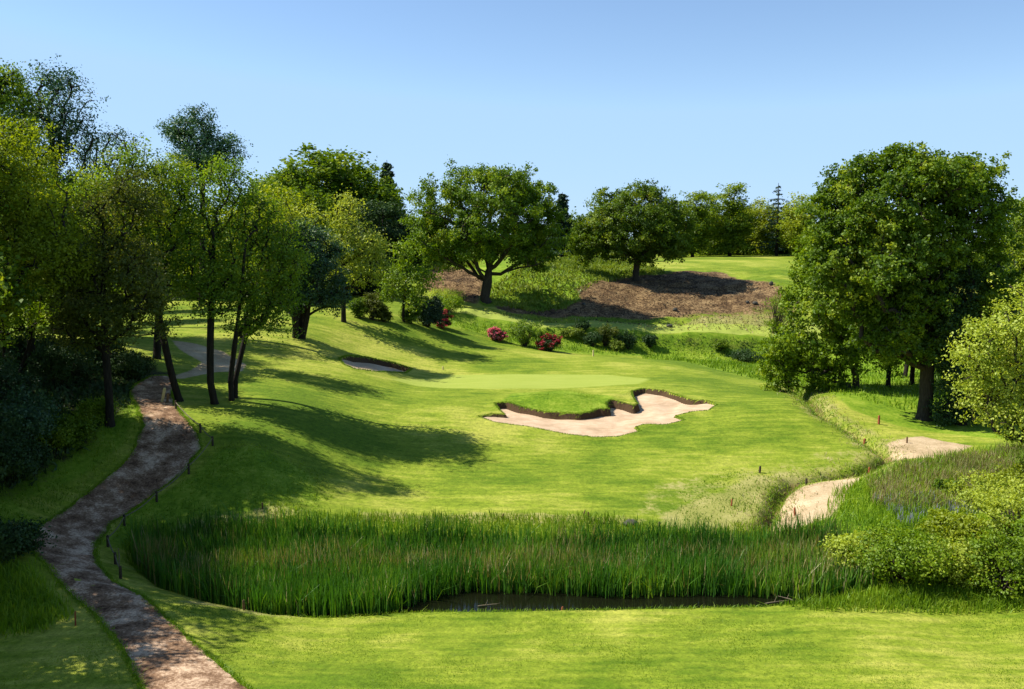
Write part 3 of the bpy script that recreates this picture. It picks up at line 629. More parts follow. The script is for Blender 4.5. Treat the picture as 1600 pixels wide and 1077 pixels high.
# --- the three big oaks
tree('oak_tree', 'broad domed oak with low spreading limbs on the brown bank', 'tree', ground(760,472),
     [(700,328,60,52),(765,312,80,48),(828,335,58,52),(658,350,38,42),(770,330,110,60),(770,355,95,52),(862,362,26,42,1),(735,292,48,28),(850,392,32,26,1),(675,385,36,24),(790,290,50,26),(700,368,60,40),(820,388,50,28),(690,402,36,16),(838,405,34,18),(760,390,70,22)],
     11, 'oak', n=420, rc=0.72, per=190, leaf=0.25, r0=0.52, fork=0.8, gnarl=0.12, shell=0.42, lead=(0.1, 0.1), upb=-0.04, htf=0.24, min_r=0.026,
     limbs=[(692,398,-1),(706,372,2.5),(722,345,-3),(745,325,1.5),(768,318,-1),(792,340,3),(812,362,-2.5),(838,398,0.5),(850,408,-2),(700,352,4),(775,350,5)])
tree('oak_tree', 'compact round crowned oak on a single short trunk at the top of the bank', 'tree', ground(993,438),
     [(985,338,78,46),(940,368,46,42),(1040,360,46,46),(990,372,82,36),(985,314,52,24),(1072,388,20,22),(915,385,24,26),(1030,390,50,20)],
     12, 'oak', n=470, rc=0.72, per=170, leaf=0.26, r0=0.40, fork=0.8, gnarl=0.11, shell=0.42, lead=(0, 0.1), upb=0.0, htf=0.28,
     limbs=[(935,385,0),(950,362,2),(975,345,-2),(1000,340,1.5),(1025,360,-2),(1050,380,1),(990,350,4)])
tree('oak_tree', 'tallest dense dark green oak standing at the right beyond the stream', 'tree', ground(1443,655),
     [(1400,312,112,70),(1482,348,92,86),(1385,395,112,90),(1480,460,92,88),(1330,335,62,60),(1410,515,78,52),(1545,425,40,75),(1410,272,72,34),(1330,440,62,60),(1300,400,45,45),(1490,290,50,40),(1530,340,48,50)],
     13, 'oak', n=820, rc=0.62, per=200, leaf=0.19, r0=0.42, fork=0.22, gnarl=0.10, shell=0.5, lead=(-0.3, 1.0), rs=0.26)
# --- right hand companions
tree('young_oak_tree', 'lighter green tree with boughs drooping to the grass, left of the tall right oak', 'tree', ground(1338,606),
     [(1275,465,62,58),(1240,545,48,42),(1305,545,60,48),(1290,415,50,40),(1222,590,32,22),(1340,500,50,60),(1215,560,26,36),(1285,590,40,25)],
     14, 'bright', n=330, rc=0.55, per=110, leaf=0.21, r0=0.24, fork=0.25, gnarl=0.10, shell=0.3, rs=0.28)
for i, (px, py, tp, lab) in enumerate([(1388,606,480,'slim dark trunked tree just right of the drooping light green tree'), (1425,602,440,'slender shaded tree directly behind the tall right oak'),(1413,590,470,'thin leaning tree in deep shade under the right oak crown')]):
    tree('understorey_tree', lab, 'tree', ground(px, py), [(px - 5, tp + 30, 40, 40, 2), (px + 15, tp + 10, 35, 35, 3), (px, tp + 70, 30, 20, 1)], 30 + i, 'oak', 'bark_dark', n=45, rc=0.8, per=120, leaf=0.2, r0=0.17, fork=0.5, group='slim trees behind the right oak')
tree('ivy_clad_tree', 'narrow ivy covered dark column of a tree right of the tall oak trunk', 'tree', ground(1502,664),
     [(1500,470,24,60),(1497,540,26,60),(1503,610,24,50),(1492,640,26,26)], 35, 'dark', 'bark_dark', n=110, rc=0.5, per=200, leaf=0.14, r0=0.28, fork=0.1, lead=(0, 0))
spruce('spruce_tree', 'dark drooping conifer half hidden between oak and yellow green shrub at right', 'tree', stand(1545, 53), 9.5, 2.6, 36, n=3400, leaf=0.24)
tree('dark_tree', 'dark leafy tree filling the gap behind the right oak', 'tree', stand(1555, 62), [(1560,470,50,60),(1580,540,40,60),(1530,560,40,40),(1480,560,40,36),(1590,620,40,30)], 37, 'dark', 'bark_dark', n=140, rc=0.9, per=200, leaf=0.2, r0=0.25)
tree('oak_tree', 'sunlit green tree behind the right oak at the right edge', 'tree', stand(1615, 84), [(1610,370,40,60),(1650,400,60,70),(1605,440,30,40)], 38, 'oak_fresh', n=120, rc=1.0, per=170, leaf=0.25, r0=0.28)
tree('willow_tree', 'bright yellow green willow leaning in from the right edge over the meadow', 'tree', ground(1640,770),
     [(1560,530,55,48),(1610,500,60,55),(1530,580,42,36),(1590,600,60,50),(1560,640,50,36),(1620,660,60,50),(1515,560,26,20),(1640,560,60,90),(1595,450,22,14)],
     40, 'pale', 'bark', n=250, rc=0.5, per=85, leaf=0.125, r0=0.11, fork=0.12, gnarl=0.1, shell=0.25, trunks=3, min_r=0.010)
# --- left wood
tree('alder_tree', 'big yellow green tree bulging in from the left edge', 'tree', stand(-8, 41),
     [(30,300,80,70),(-40,270,100,90),(60,400,72,66),(0,440,90,60),(-30,360,110,90),(95,420,35,40),(20,240,60,50),(-60,450,100,60)],
     41, 'yellow', n=430, rc=0.62, per=170, leaf=0.13, r0=0.28, fork=0.25)
tree('sapling_tree', 'loose twiggy sapling with pale lit leaves low at the left edge', 'tree', stand(20, 46), [(20,475,40,22),(50,500,36,26),(0,510,40,26),(80,485,24,20)], 42, 'bright', 'bark_dark', n=45, rc=0.5, per=90, leaf=0.14, r0=0.08, fork=0.4, trunks=2)
tree('ash_tree', 'tall airy dark tree rising above the left wood against the sky', 'tree', stand(92, 64),
     [(90,160,58,46),(60,215,50,44),(125,220,40,44),(95,260,50,50),(20,170,36,40),(90,130,36,18)], 43, 'blue', 'bark_dark', n=190, rc=0.75, per=75, leaf=0.17, r0=0.30, fork=0.35, shell=0.25)
tree('ash_tree', 'tall thin leaved tree at the top left corner of the wood', 'tree', stand(-5, 60), [(0,160,40,50),(-40,140,50,50),(-10,210,60,50),(10,125,24,22)], 44, 'oak', 'bark_dark', n=120, rc=0.75, per=110, leaf=0.18, r0=0.3, fork=0.4, shell=0.3)
tree('birch_tree', 'feathery half bare birch top between the airy ash and the yellow wood', 'tree', stand(185, 70), [(180,240,40,35),(160,280,36,36),(195,215,22,16)], 45, 'blue', 'bark_dark', n=80, rc=0.7, per=40, leaf=0.16, r0=0.2, fork=0.45, shell=0.2)
tree('hawthorn_tree', 'dark spreading tree with fanned stems and bronze leaves beside the lower path', 'tree', ground(172,662),
     [(180,400,62,50),(130,420,46,50),(220,430,45,44),(175,340,55,46),(150,480,62,30),(210,480,50,26),(120,470,30,36),(200,300,50,36),(175,500,70,34),(120,520,40,30),(240,500,30,30)],
     46, 'bronze', 'bark_dark', n=330, rc=0.5, per=85, leaf=0.13, r0=0.19, fork=0.16, shell=0.25, lead=(0.2,0.3), upb=0.02, trunks=1)
tree('leaning_tree', 'tree with a thick trunk leaning left beside the bend in the path', 'tree', ground(281,627),
     [(215,290,58,40),(250,330,46,44),(180,330,40,50),(230,390,50,34),(150,290,30,30),(270,290,30,30),(205,250,34,22),(235,440,48,42),(205,470,40,34),(270,400,30,40)],
     47, 'olive', 'bark_dark', n=290, rc=0.55, per=58, leaf=0.14, r0=0.19, fork=0.45, lead=(-1.7, 0.4), shell=0.3)
tree('straight_tree', 'tall straight trunked tree with light crown, nearest the fairway slope', 'tree', ground(336,631),
     [(345,290,48,36),(340,340,50,44),(310,380,36,44),(370,385,30,50),(335,430,45,34),(350,262,30,16),(300,300,24,26),(345,470,46,36),(315,440,34,30),(385,440,30,36)],
     48, 'olive', 'bark_dark', n=270, rc=0.55, per=50, leaf=0.14, r0=0.19, fork=0.42, shell=0.1, lead=(0.1, 0.2))
tree('twin_stem_tree', 'slim twin stemmed tree leaning right just behind the straight trunk', 'tree', ground(362,624),
     [(405,350,42,44),(420,410,50,44),(385,310,34,28),(440,460,36,34),(400,470,40,30),(430,380,36,36),(430,490,42,32),(390,510,32,22),(450,430,30,40)],
     49, 'olive', 'bark_dark', n=270, rc=0.55, per=50, leaf=0.14, r0=0.14, fork=0.35, shell=0.1, trunks=2, lead=(0.8, 0.3))
tree('lime_tree', 'yellow green tree behind the leaning trunk beside the path', 'tree', stand(245, 56), [(250,320,50,50),(225,370,50,46),(290,360,40,40),(270,270,36,26),(240,430,50,30)], 50, 'yellow', 'bark_dark', n=150, rc=0.6, per=90, leaf=0.15, r0=0.24, fork=0.4, shell=0.3)
tree('lime_tree', 'small yellow tree at the fairway edge right of the twin stems', 'tree', stand(378, 64), [(400,390,40,40),(430,340,34,36),(370,350,34,36),(440,420,36,26)], 51, 'yellow', 'bark_dark', n=110, rc=0.6, per=80, leaf=0.15, r0=0.2, fork=0.45, shell=0.3)
tree('holm_oak_tree', 'dark blue green dense tree on splayed stems above the fairway bunker', 'tree', ground(466,528),
     [(470,400,48,48),(490,440,48,44),(450,455,42,36),(500,400,36,36),(470,365,36,24),(520,460,20,28),(430,420,26,30)],
     52, 'blue', 'bark_dark', n=210, rc=0.55, per=170, leaf=0.14, r0=0.24, fork=0.14, trunks=3, shell=0.4)
tree('maple_tree', 'loose yellow maple with see through crown on a thin dark trunk', 'tree', ground(537,503),
     [(535,330,30,24),(530,375,44,34),(570,385,36,34),(510,410,36,30),(560,425,46,28),(590,370,18,22),(490,345,20,20)],
     53, 'pale', 'bark_dark', n=150, rc=0.7, per=60, leaf=0.22, r0=0.2, fork=0.3, shell=0.25)
tree('young_tree', 'small fresh green tree left of the dark clipped yew', 'tree', ground(631,503),
     [(632,405,24,22),(640,440,42,26),(612,450,26,24),(655,425,24,22),(640,470,34,16)], 54, 'bright', 'bark_dark', n=85, rc=0.6, per=60, leaf=0.22, r0=0.13, fork=0.3, shell=0.2)
shrub('yew_bush', 'dark upright clipped yew beside the left red rhododendron', 'bush', ground(666,510), 2.3, 3.0, 55, 'needle', n=90, per=150, leaf=0.13, rc=0.3)
tree('birch_tree', 'tall hanging birch with dark top rising above the left wood', 'tree', stand(315, 88),
     [(305,210,38,28),(335,235,34,28),(280,215,22,26),(360,240,16,26),(310,260,34,30),(312,185,16,12)], 56, 'blue', 'bark_dark', n=150, rc=0.85, per=120, leaf=0.2, r0=0.28, fork=0.4, shell=0.35)
# wood interior, trunks behind the path
for i, (px, Y, tp, w, mt, lab) in enumerate([
    (55,49,300,60,'oak','broad shaded woodland tree directly behind the yellow green left tree'), (118,54,330,52,'olive','shaded woodland tree just left of the path bend behind the hawthorn'),
    (10,54,280,70,'oak','tall shaded woodland tree behind the yellow green left tree, at the edge'),
    (120,62,330,46,'oak','shaded woodland tree behind the bronze leaved hawthorn'), (150,74,300,44,'yellow','slim woodland tree with sunlit top behind the hawthorn, right of its neighbour'),
    (85,66,380,46,'dark','dark woodland tree standing between alder and hawthorn'), (30,70,330,60,'oak','broad shaded tree in the far left wood behind the sapling'),
    (205,84,300,48,'olive','olive tree in the wood behind the leaning trunk'), (60,52,560,30,'dark','low dark thicket tree on the shaded left bank')]):
    h = PT(px, tp, Y)
    tree('woodland_tree', lab, 'tree', stand(px, Y), [(px, tp + 40, w, 42), (px + 20, tp + 80, w, 40), (px - 22, tp + 70, w * 0.8, 40), (px, tp - 2, w * 0.6, 24)], 60 + i, mt, 'bark_dark', n=170, rc=0.75, per=120, leaf=0.19, r0=0.2, fork=0.4, group=G_LEFT)
# trees just outside the frame on the left: they shade the path and the near grass
wt = tree('woodland_tree', 'woodland tree left of the near path, beyond the edge of the view', 'tree', (0, 0, 0),
     [(0,0,8.6,3.2,3.2,2.8),(1.4,0.6,6.8,2.6,2.6,2.0),(-1.5,-0.8,7.2,2.6,2.6,2.2),(0.2,1.0,10.6,2.0,2.0,1.7)], 70, 'oak', 'bark_dark', n=140, rc=0.62, per=75, leaf=0.19, r0=0.24, fork=0.35, pxl=False, lead=(0,0), group=G_LEFT, gap=0.12, shell=0.25)
spots = [(-24.5,36,1.1),(-26,33.5,1.2),(-21.5,28.5,1.05),(-30,36,1.3),(-34,38,1.35),(-19.5,24.5,0.9),(-23.5,31.5,1.1),(-27,37,1.25),(-25,26,1.15),(-31,31,1.3),(-33,43,1.35),(-20.5,20.5,0.95),(-38,52,1.4),(-29.5,22,1.2),(-22,15,1.0)]
for i, (x, y, s) in enumerate(spots):
    z = height_fast(x, y); lab = 'woodland tree left of the near path, beyond the edge of the view'
    if i == 0: wt.location = (x, y, z); wt.scale = (s, s, s)
    else: dup(wt, (x, y, z), i * 1.7, (s, s, s * (0.95 + 0.05 * (i % 3))), lab, G_LEFT)

# --- background broadleaf and conifers: one of each kind, then copies
protoA = tree('round_tree', 'x', 'tree', (0,0,0), [(0,0,7.4,3.6,3.4,3.0),(1.6,0.5,5.4,3.0,3,2.4),(-1.8,-0.4,5.6,3.0,3,2.4),(0.3,0,9.2,2.4,2.4,1.9),(0.3,-1,4.0,3.2,3,2.2),(1.5,0,2.6,2.4,2.4,1.6),(-1.5,0,2.6,2.4,2.4,1.6)], 80, 'oak', 'bark_dark', n=210, rc=0.95, per=130, leaf=0.30, r0=0.3, fork=0.2, pxl=False, lead=(0,0))
protoB = tree('tall_tree', 'x', 'tree', (0,0,0), [(0,0,8.6,1.7,1.7,2.8),(0.5,0.2,5.8,2.0,2,2.4),(-0.6,-0.2,4.4,2.0,2,2.2),(0.1,0,3.0,2.0,2.0,1.8),(0.1,0,1.6,1.9,1.9,1.3)], 81, 'oak_fresh', 'bark_dark', n=150, rc=0.75, per=85, leaf=0.28, r0=0.2, fork=0.25, pxl=False, lead=(0,0), shell=0.3)
protoC = tree('yellow_tree', 'x', 'tree', (0,0,0), [(0,0,6.6,2.8,2.8,2.6),(1.2,0.4,4.6,2.4,2.4,2),(-1.2,-0.4,4.6,2.4,2.4,2.0),(0,0,2.4,2.6,2.4,1.6)], 82, 'yellow', 'bark_dark', n=140, rc=0.9, per=100, leaf=0.30, r0=0.22, fork=0.3, pxl=False, lead=(0,0))
protoD = tree('dark_tree', 'x', 'tree', (0,0,0), [(0,0,7.0,3.0,3.0,3.2),(1.4,0.4,4.8,2.8,2.8,2.4),(-1.4,-0.4,4.6,2.8,2.8,2.4),(0,0,2.6,2.8,2.6,1.8),(0,0,1.4,2.8,2.6,1.3)], 83, 'dark', 'bark_dark', n=180, rc=0.95, per=120, leaf=0.30, r0=0.26, fork=0.2, pxl=False, lead=(0,0))
protoS = spruce('spruce_tree', 'x', 'tree', (0,0,0), 10, 2.2, 84, n=3600, leaf=0.38)
protoT = spruce('bare_spruce', 'x', 'tree', (0,0,0), 10, 2.4, 85, n=1500, leaf=0.30, thin=True)
KIND = {'A': (protoA, 11.1, 7.4), 'B': (protoB, 11.2, 4.4), 'C': (protoC, 9.2, 6.4), 'D': (protoD, 10.2, 6.4), 'S': (protoS, 10.0, 4.4), 'T': (protoT, 10.0, 4.8)}
used = set()
FAR = [
 # kind, px, distance, top py, width px, label, group
 ('A',510,124,236,190,'large dark domed tree rising above the yellow maple on the skyline',G_BACK),
 ('A',455,118,262,110,'rounded shoulder of green tree left of the large dome',G_BACK),
 ('A',565,128,262,110,'rounded tree on the right flank of the large dome',G_BACK),
 ('S',607,134,250,84,'pointed blue spruce right of the large domed tree',G_BACK),
 ('D',600,114,312,84,'dark bushy tree under the pointed spruce',G_BACK),
 ('D',650,122,345,92,'dark low tree tucked against the broad oak, left side',G_BACK),
 ('A',480,104,296,96,'bronze tinted mid green tree behind the dark holm oak',G_BACK),
 ('C',440,98,300,110,'yellowish tree between left wood and domed tree',G_BACK),
 ('A',425,110,285,90,'green tree at the right end of the left wood skyline',G_BACK),
 ('D',560,100,385,90,'dark undergrowth tree behind the yellow maple',G_BACK),
 ('D',480,92,400,90,'dark low tree behind the holm oak stems',G_BACK),
 ('A',400,94,330,100,'mid green tree behind the twin stems',G_BACK),
 ('C',330,96,330,110,'yellow tree deep behind the straight trunk',G_BACK),
 ('A',250,100,300,120,'broad tree deep behind the leaning trunk',G_BACK),
 ('A',150,104,290,130,'broad tree at the back of the left wood',G_BACK),
 ('D',60,100,270,140,'dark broad tree at the back of the left wood near the edge',G_BACK),
 ('A',-40,96,260,150,'broad tree at the back of the left wood, beyond the edge of the view',G_BACK),
 ('D',310,128,360,120,'low dark tree in the far gap of the left wood',G_BACK),
 ('D',200,128,370,120,'low dark far tree behind the hawthorn',G_BACK),
 ('S',878,138,300,76,'pointed conifer top just right of the broad oak',G_SKY),
 ('D',900,150,345,76,'dark tree filling the gap between the two oaks',G_SKY),
 ('A',850,150,352,80,'green tree seen behind the right side of the broad oak',G_SKY),
 ('C',800,160,368,70,'yellowish far tree seen under the broad oak crown',G_SKY),
 ('D',740,160,360,90,'dark far tree behind the broad oak trunk',G_SKY),
 ('A',690,158,365,70,'far green tree left of the broad oak limbs',G_SKY),
 ('D',940,160,372,70,'dark far tree behind the left side of the round oak',G_SKY),
 ('C',1045,158,345,70,'yellow far tree behind the round oak, right side',G_SKY),
 ('B',1082,158,302,58,'fresh green loose tree immediately right of the round oak',G_SKY),
 ('B',1108,168,306,44,'slender light tree, second right of the round oak',G_SKY),
 ('B',1140,160,290,58,'tallest grey green birch on the right skyline',G_SKY),
 ('D',1160,172,318,56,'dark tree beside the tallest skyline birch',G_SKY),
 ('C',1185,166,316,62,'yellow rounded tree between birch and bare spruce',G_SKY),
 ('T',1213,160,286,84,'thin bare topped spruce on the right skyline',G_SKY),
 ('D',1228,172,322,56,'dark tree right of the bare spruce',G_SKY),
 ('C',1250,158,308,66,'yellow green tree touching the tall right oak crown',G_SKY),
 ('D',1120,175,330,60,'low dark tree under the slender light trees',G_SKY),
 ('D',1195,178,368,70,'low dark tree under the yellow rounded tree',G_SKY),
 ('D',1075,175,368,60,'low dark far tree behind the fresh green loose tree',G_SKY),
 ('A',1320,150,345,110,'broad far tree hidden behind the right oak',G_SKY),
 ('B',1588,120,318,40,'tall distant tree above the right oak shoulder at the edge',G_SKY),
 ('A',1600,110,340,90,'distant green tree at the right edge behind the oak',G_SKY),
 ('A',1700,120,320,140,'distant broad tree, beyond the right edge of the view',G_SKY),
 ('D',1480,140,400,140,'low dark tree seen under the right oak crown',G_SKY),
 ('D',1380,120,440,110,'dark low tree behind the drooping light green tree',G_SKY),
]
for i, (k, px, Y, tp, w, lab, g) in enumerate(FAR):
    p, h0, w0 = KIND[k]; b = stand(px, Y); ht = PT(px, tp, Y)[2] - b[2]; wm = w * Y / F; s = (wm / w0, wm / w0, ht / h0)
    if k not in used:
        used.add(k); p.location = [float(c) for c in b]; p.scale = s; p['label'] = lab; p['group'] = g; p.rotation_euler.z = 0.4
    else: dup(p, b, 1.3 * i, s, lab, g)

# thickets that close the view under the far trees
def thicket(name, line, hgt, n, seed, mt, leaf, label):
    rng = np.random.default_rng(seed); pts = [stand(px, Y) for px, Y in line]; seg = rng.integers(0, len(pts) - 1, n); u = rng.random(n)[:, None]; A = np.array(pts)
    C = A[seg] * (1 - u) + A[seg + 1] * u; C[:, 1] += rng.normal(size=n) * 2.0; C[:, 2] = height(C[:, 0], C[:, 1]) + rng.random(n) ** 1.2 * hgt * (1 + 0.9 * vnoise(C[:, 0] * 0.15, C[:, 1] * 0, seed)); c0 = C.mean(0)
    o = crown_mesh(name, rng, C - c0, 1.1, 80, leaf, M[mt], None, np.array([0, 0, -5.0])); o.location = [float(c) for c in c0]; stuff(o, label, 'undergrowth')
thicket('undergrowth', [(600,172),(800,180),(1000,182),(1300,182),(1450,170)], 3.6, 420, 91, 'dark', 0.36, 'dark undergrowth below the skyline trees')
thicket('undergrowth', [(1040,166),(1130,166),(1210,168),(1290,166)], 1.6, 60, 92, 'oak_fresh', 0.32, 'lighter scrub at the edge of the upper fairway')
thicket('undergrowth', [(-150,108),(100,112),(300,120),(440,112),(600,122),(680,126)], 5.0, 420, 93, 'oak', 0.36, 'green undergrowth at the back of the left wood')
# --- shrubs along the terrace and by the green
for a in [
 (690,512,34,28,'red','dark','deep red rhododendron beside the upright dark yew'),
 (776,532,30,20,'pink','dark','pink flowering rhododendron alone on the mown slope'),
 (861,549,36,28,'red','dark','large crimson rhododendron in the middle of the slope')]:
    px, py, w, h, fl, mt, lab = a; b = ground(px, py); s = b[1] / F * 0.88
    shrub('rhododendron', lab, 'bush', b, w * s, h * s, int(px), mt, n=46, per=70, leaf=0.12, flower=fl, fshare=0.95 if fl == 'pink' else 0.85, group='flowering rhododendrons below the terrace')
for a in [
 (820,541,34,36,'olive','pale olive upright bush between pink and crimson rhododendrons'),
 (848,540,22,26,'oak','small green bush just behind the crimson rhododendron'),
 (905,530,24,16,'fern','low yellow green mound left of the dark bushes'),
 (908,520,22,18,'dark','little dark bush above the yellow green mound'),
 (927,541,26,24,'dark','rounded dark bush left of the bronze topped one'),
 (946,541,30,34,'bronze','tallest bronze topped bush of the row'),
 (978,546,30,28,'dark','wide dark bush right of the bronze topped one'),
 (965,548,22,14,'fern','low green clump between the two dark bushes'),
 (1015,543,16,20,'dark','smallest dark round bush at the right end of the row'),
 (885,527,18,12,'fern','tiny green bush left end of the row'),
 (697,473,46,18,'pale','pale spreading shrub on the bank above the yew'),
 (700,487,40,22,'bright','green shrub just below the pale spreading shrub'),
 (582,500,30,34,'bronze','brown twiggy shrub left of the small green tree'),
 (562,497,22,26,'olive','olive twiggy shrub nearest the yellow maple trunk'),
 (600,503,22,20,'bronze','smaller brown shrub right of the twiggy pair'),
 (640,505,26,18,'olive','low olive shrub at the foot of the small green tree'),
 (1165,565,50,18,'dark','dark low bramble in the valley left of the drooping tree'),
 (1125,548,20,16,'bright','small lush clump on the terrace slope at right'),
 (1212,520,44,60,'oak_fresh','fresh green bush against the brown bank under the drooping tree'),
 (1480,770,34,18,'oak','small dark leafy bush alone in the flowering meadow'),
 ]:
    px, py, w, h, mt, lab = a; b = ground(px, py); s = b[1] / F * (1.0 if px > 840 else 1.2)
    shrub('bush', lab, 'bush', b, w * s, h * s, int(px * 3 + py), mt, n=70, per=60, leaf=0.12, group='bushes on the valley slopes')
# left bank fern bushes
for a in [(40,690,110,80,'blue','large blue green fern like bush on the left bank'), (-20,640,120,90,'blue','blue green bush at the left edge above the large one'), (10,740,110,50,'dark','dark low bush below the fern like bushes'),
          (100,600,110,60,'dark','dark ivy thicket behind the blue green bushes'), (30,575,120,56,'dark','dark thicket at the top of the shaded left bank'), (205,590,60,40,'dark','dark bush at the left side of the path bend'),
          (10,870,90,50,'dark','dark bush left of the path near its narrow shaded stretch'), (150,575,90,50,'dark','dark thicket behind the hawthorn stems'),
          (95,690,60,34,'bright','low green fern clump in front of the blue green bushes'), (150,655,44,24,'bright','little green fern clump at the foot of the hawthorn')]:
    px, py, w, h, mt, lab = a; b = ground(px, py); s = b[1] / F
    shrub('woodland_bush', lab, 'bush', b, w * s, h * s, int(px * 3 + py), mt, n=90, per=110, leaf=0.11, rc=0.33, group='bushes under the left wood')
# right hand willow scrub
for a in [
 (1400,905,150,84,'bright','fresh green willow scrub leaning over the right end of the reeds'),
 (1470,900,100,52,'bright','bright green scrub between the willow scrub over the reeds and the big right bush'),
 (1570,930,130,95,'bright','glossy bright green bush by the lawn at the right edge'),
 (1500,915,70,70,'pale','pale leaved willow bush left of the glossy bright bush'),
 (1590,860,150,110,'pale','pale yellow willow bush at the right edge above the glossy one'),
 (1500,850,110,46,'yellow','yellow willow scrub in the middle of the right meadow'),
 (1540,790,120,48,'pale','pale sunlit scrub below the leaning willow'),
 (1335,885,90,44,'pale','low pale shrub at the right end of the reeds'),
 (1610,780,110,60,'yellow','yellow scrub at the right edge under the leaning willow'),
 (1660,900,150,120,'bright','bright green bush beyond the right edge')]:
    px, py, w, h, mt, lab = a; b = ground(px, py); s = b[1] / F
    shrub('willow_bush', lab, 'bush', b, w * s, h * s, int(px * 3 + py), mt, n=95, per=70, leaf=0.105, rc=0.28, group='willow scrub on the right bank')

# --- reeds
rng = np.random.default_rng(5)
REEDP = [plane0(*p) for p in [(216,884),(250,918),(290,938),(350,952),(430,966),(520,967),(600,960),(640,942),(720,922),(850,925),(960,931),(1080,928),(1200,930),(1290,932),(1355,925),(1375,900),
         (1300,872),(1150,866),(1000,868),(700,866),(450,862),(290,854),(216,856)]]
X, Y = scatter(REEDP, 48000, rng, 0.35)
dens = fbm(X * 0.5, Y * 0.6, 31, 3); k = dens + rng.uniform(-0.5, 0.5, len(X)) > -0.55; X, Y = X[k], Y[k]
dr = fbm(X * 0.45 + 3, Y * 0.9, 41, 2) * 0.6 + np.exp(-((Y - 31.3) / 1.0) ** 2) * 0.34 - 0.06
mi = (rng.random(len(X)) < np.clip(dr * 0.8, 0.02, 0.4)).astype(int)
hh = (1.32 + 0.38 * fbm(X * 0.35, Y * 0.35, 51, 3)) * rng.uniform(0.62, 1.08, len(X)) * np.where(mi == 1, 1.04, 1.0)
o = blades('reed_bed', X, Y, lambda x, y: np.maximum(height(x, y), -0.25), rng, hh, 0.042, M['reed'], 0.16, mi); o.data.materials.append(M['reed_dry'])
stuff(o, 'dense bed of tall green reeds with straw coloured tops in the pond', 'reeds')

# --- long grass
def grassfield(name, polys, dens, h, w, mat, label, seed, lean=0.4, thin=0.0, soft=0.4, cat='grass'):
    rng = np.random.default_rng(seed); xs, ys_ = [], []
    for P in polys:
        Pw = hits(P, height_raw); A = np.array(Pw); ar = abs(sum(a[0] * b[1] - b[0] * a[1] for a, b in zip(Pw, Pw[1:] + Pw[:1]))) / 2
        x, y = scatter(Pw, int(ar * dens), rng, soft)
        k = fbm(x * 0.8, y * 0.8, seed, 3) + rng.uniform(-.3, .3, len(x)) > -0.5 + thin; xs.append(x[k]); ys_.append(y[k])
    x = np.concatenate(xs); y = np.concatenate(ys_)
    a = np.array(POND); k = poly_sd(x, y, POND) < -0.05; x, y = x[k], y[k]; k = poly_sd(x, y, PATHW) < -0.1; x, y = x[k], y[k]
    hv = h * rng.uniform(0.5, 1.2, len(x)) * (1 + 0.6 * fbm(x * 0.6, y * 0.6, seed + 3, 2))
    return stuff(blades(name, x, y, height, rng, hv, w, M[mat], lean), label, cat)
grassfield('long_grass', [[(1310,770),(1400,728),(1560,700),(1700,700),(1800,935),(1290,940),(1320,890),(1300,850),(1235,835),(1300,806)]], 130, 0.42, 0.035, 'grass', 'lush green meadow grass on the right bank', 101)
grassfield('seeding_grass', [[(1360,765),(1420,730),(1600,700),(1700,720),(1640,790),(1480,800),(1370,795)]], 170, 0.46, 0.028, 'grass_dry', 'pinkish seeding grass in the right meadow', 102, 0.3)
grassfield('bluebells', [[(1368,785),(1430,778),(1470,790),(1440,808),(1395,806)],[(1480,790),(1530,792),(1520,812),(1480,806)],[(1520,835),(1570,840),(1550,855)],[(1395,812),(1430,815),(1415,828)]], 110, 0.36, 0.05, 'bluebell', 'patch of pale bluebells in the right meadow', 103, 0.15, cat='flowers')
grassfield('long_grass', [[(1215,944),(1300,938),(1400,928),(1500,925),(1700,930),(1700,952),(1290,952)]], 500, 0.26, 0.03, 'grass', 'fringe of long grass between the near lawn and the right bank', 104)
grassfield('long_grass', [[(680,500),(760,505),(880,520),(1000,530),(1200,535),(1290,570),(1270,612),(1215,600),(1110,575),(1000,556),(900,550),(840,545),(790,532)]], 26, 0.32, 0.07, 'grass', 'rough valley grass below the terrace', 105)
grassfield('bracken', [[(770,478),(760,450),(800,425),(900,404),(1000,412),(1040,425),(985,433),(945,440),(905,455),(900,470),(880,484),(830,488)],[(620,420),(700,402),(760,404),(740,420),(660,425)]], 22, 0.42, 0.16, 'fern', 'bright bracken and bramble over the bank between the oaks', 106, 0.6, cat='bracken')
grassfield('bank_grass', [[(770,488),(900,505),(1000,514),(1210,521),(1215,500),(1240,470),(1190,480),(1100,495),(1000,508),(900,496)]], 7, 0.3, 0.09, 'grass_dry', 'thin dry grass over the bare brown bank', 107, 0.5, 0.2)
grassfield('long_grass', [[(-100,890),(40,890),(80,930),(110,965),(60,985),(-100,1000)]], 240, 0.35, 0.035, 'grass', 'long grass left of the near path', 108)
grassfield('long_grass', [[(190,790),(230,780),(300,795),(480,803),(700,806),(950,812),(1060,828),(1180,815),(1215,825),(1290,860),(1150,868),(700,850),(300,850),(220,850)]], 170, 0.36, 0.03, 'grass', 'rough grass on the far bank of the pond', 109, 0.35, 0.1)
grassfield('long_grass', [[(1080,760),(1140,735),(1185,738),(1240,740),(1330,728),(1340,738),(1225,752),(1205,800),(1165,820),(1110,826),(1060,815)],[(1230,605),(1270,632),(1330,662),(1380,695),(1350,700),(1290,660),(1240,625)]], 55, 0.16, 0.035, 'grass', 'tufts of grass along the ditch banks', 110, 0.5, 0.25)
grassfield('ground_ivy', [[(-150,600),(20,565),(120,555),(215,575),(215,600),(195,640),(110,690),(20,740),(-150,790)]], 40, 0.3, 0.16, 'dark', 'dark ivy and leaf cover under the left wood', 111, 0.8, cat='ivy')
grassfield('long_grass', [[(1215,540),(1300,530),(1600,530),(1700,600),(1640,660),(1500,640),(1400,640),(1300,615),(1240,600)]], 22, 0.3, 0.06, 'grass', 'long grass under the right hand trees', 112)
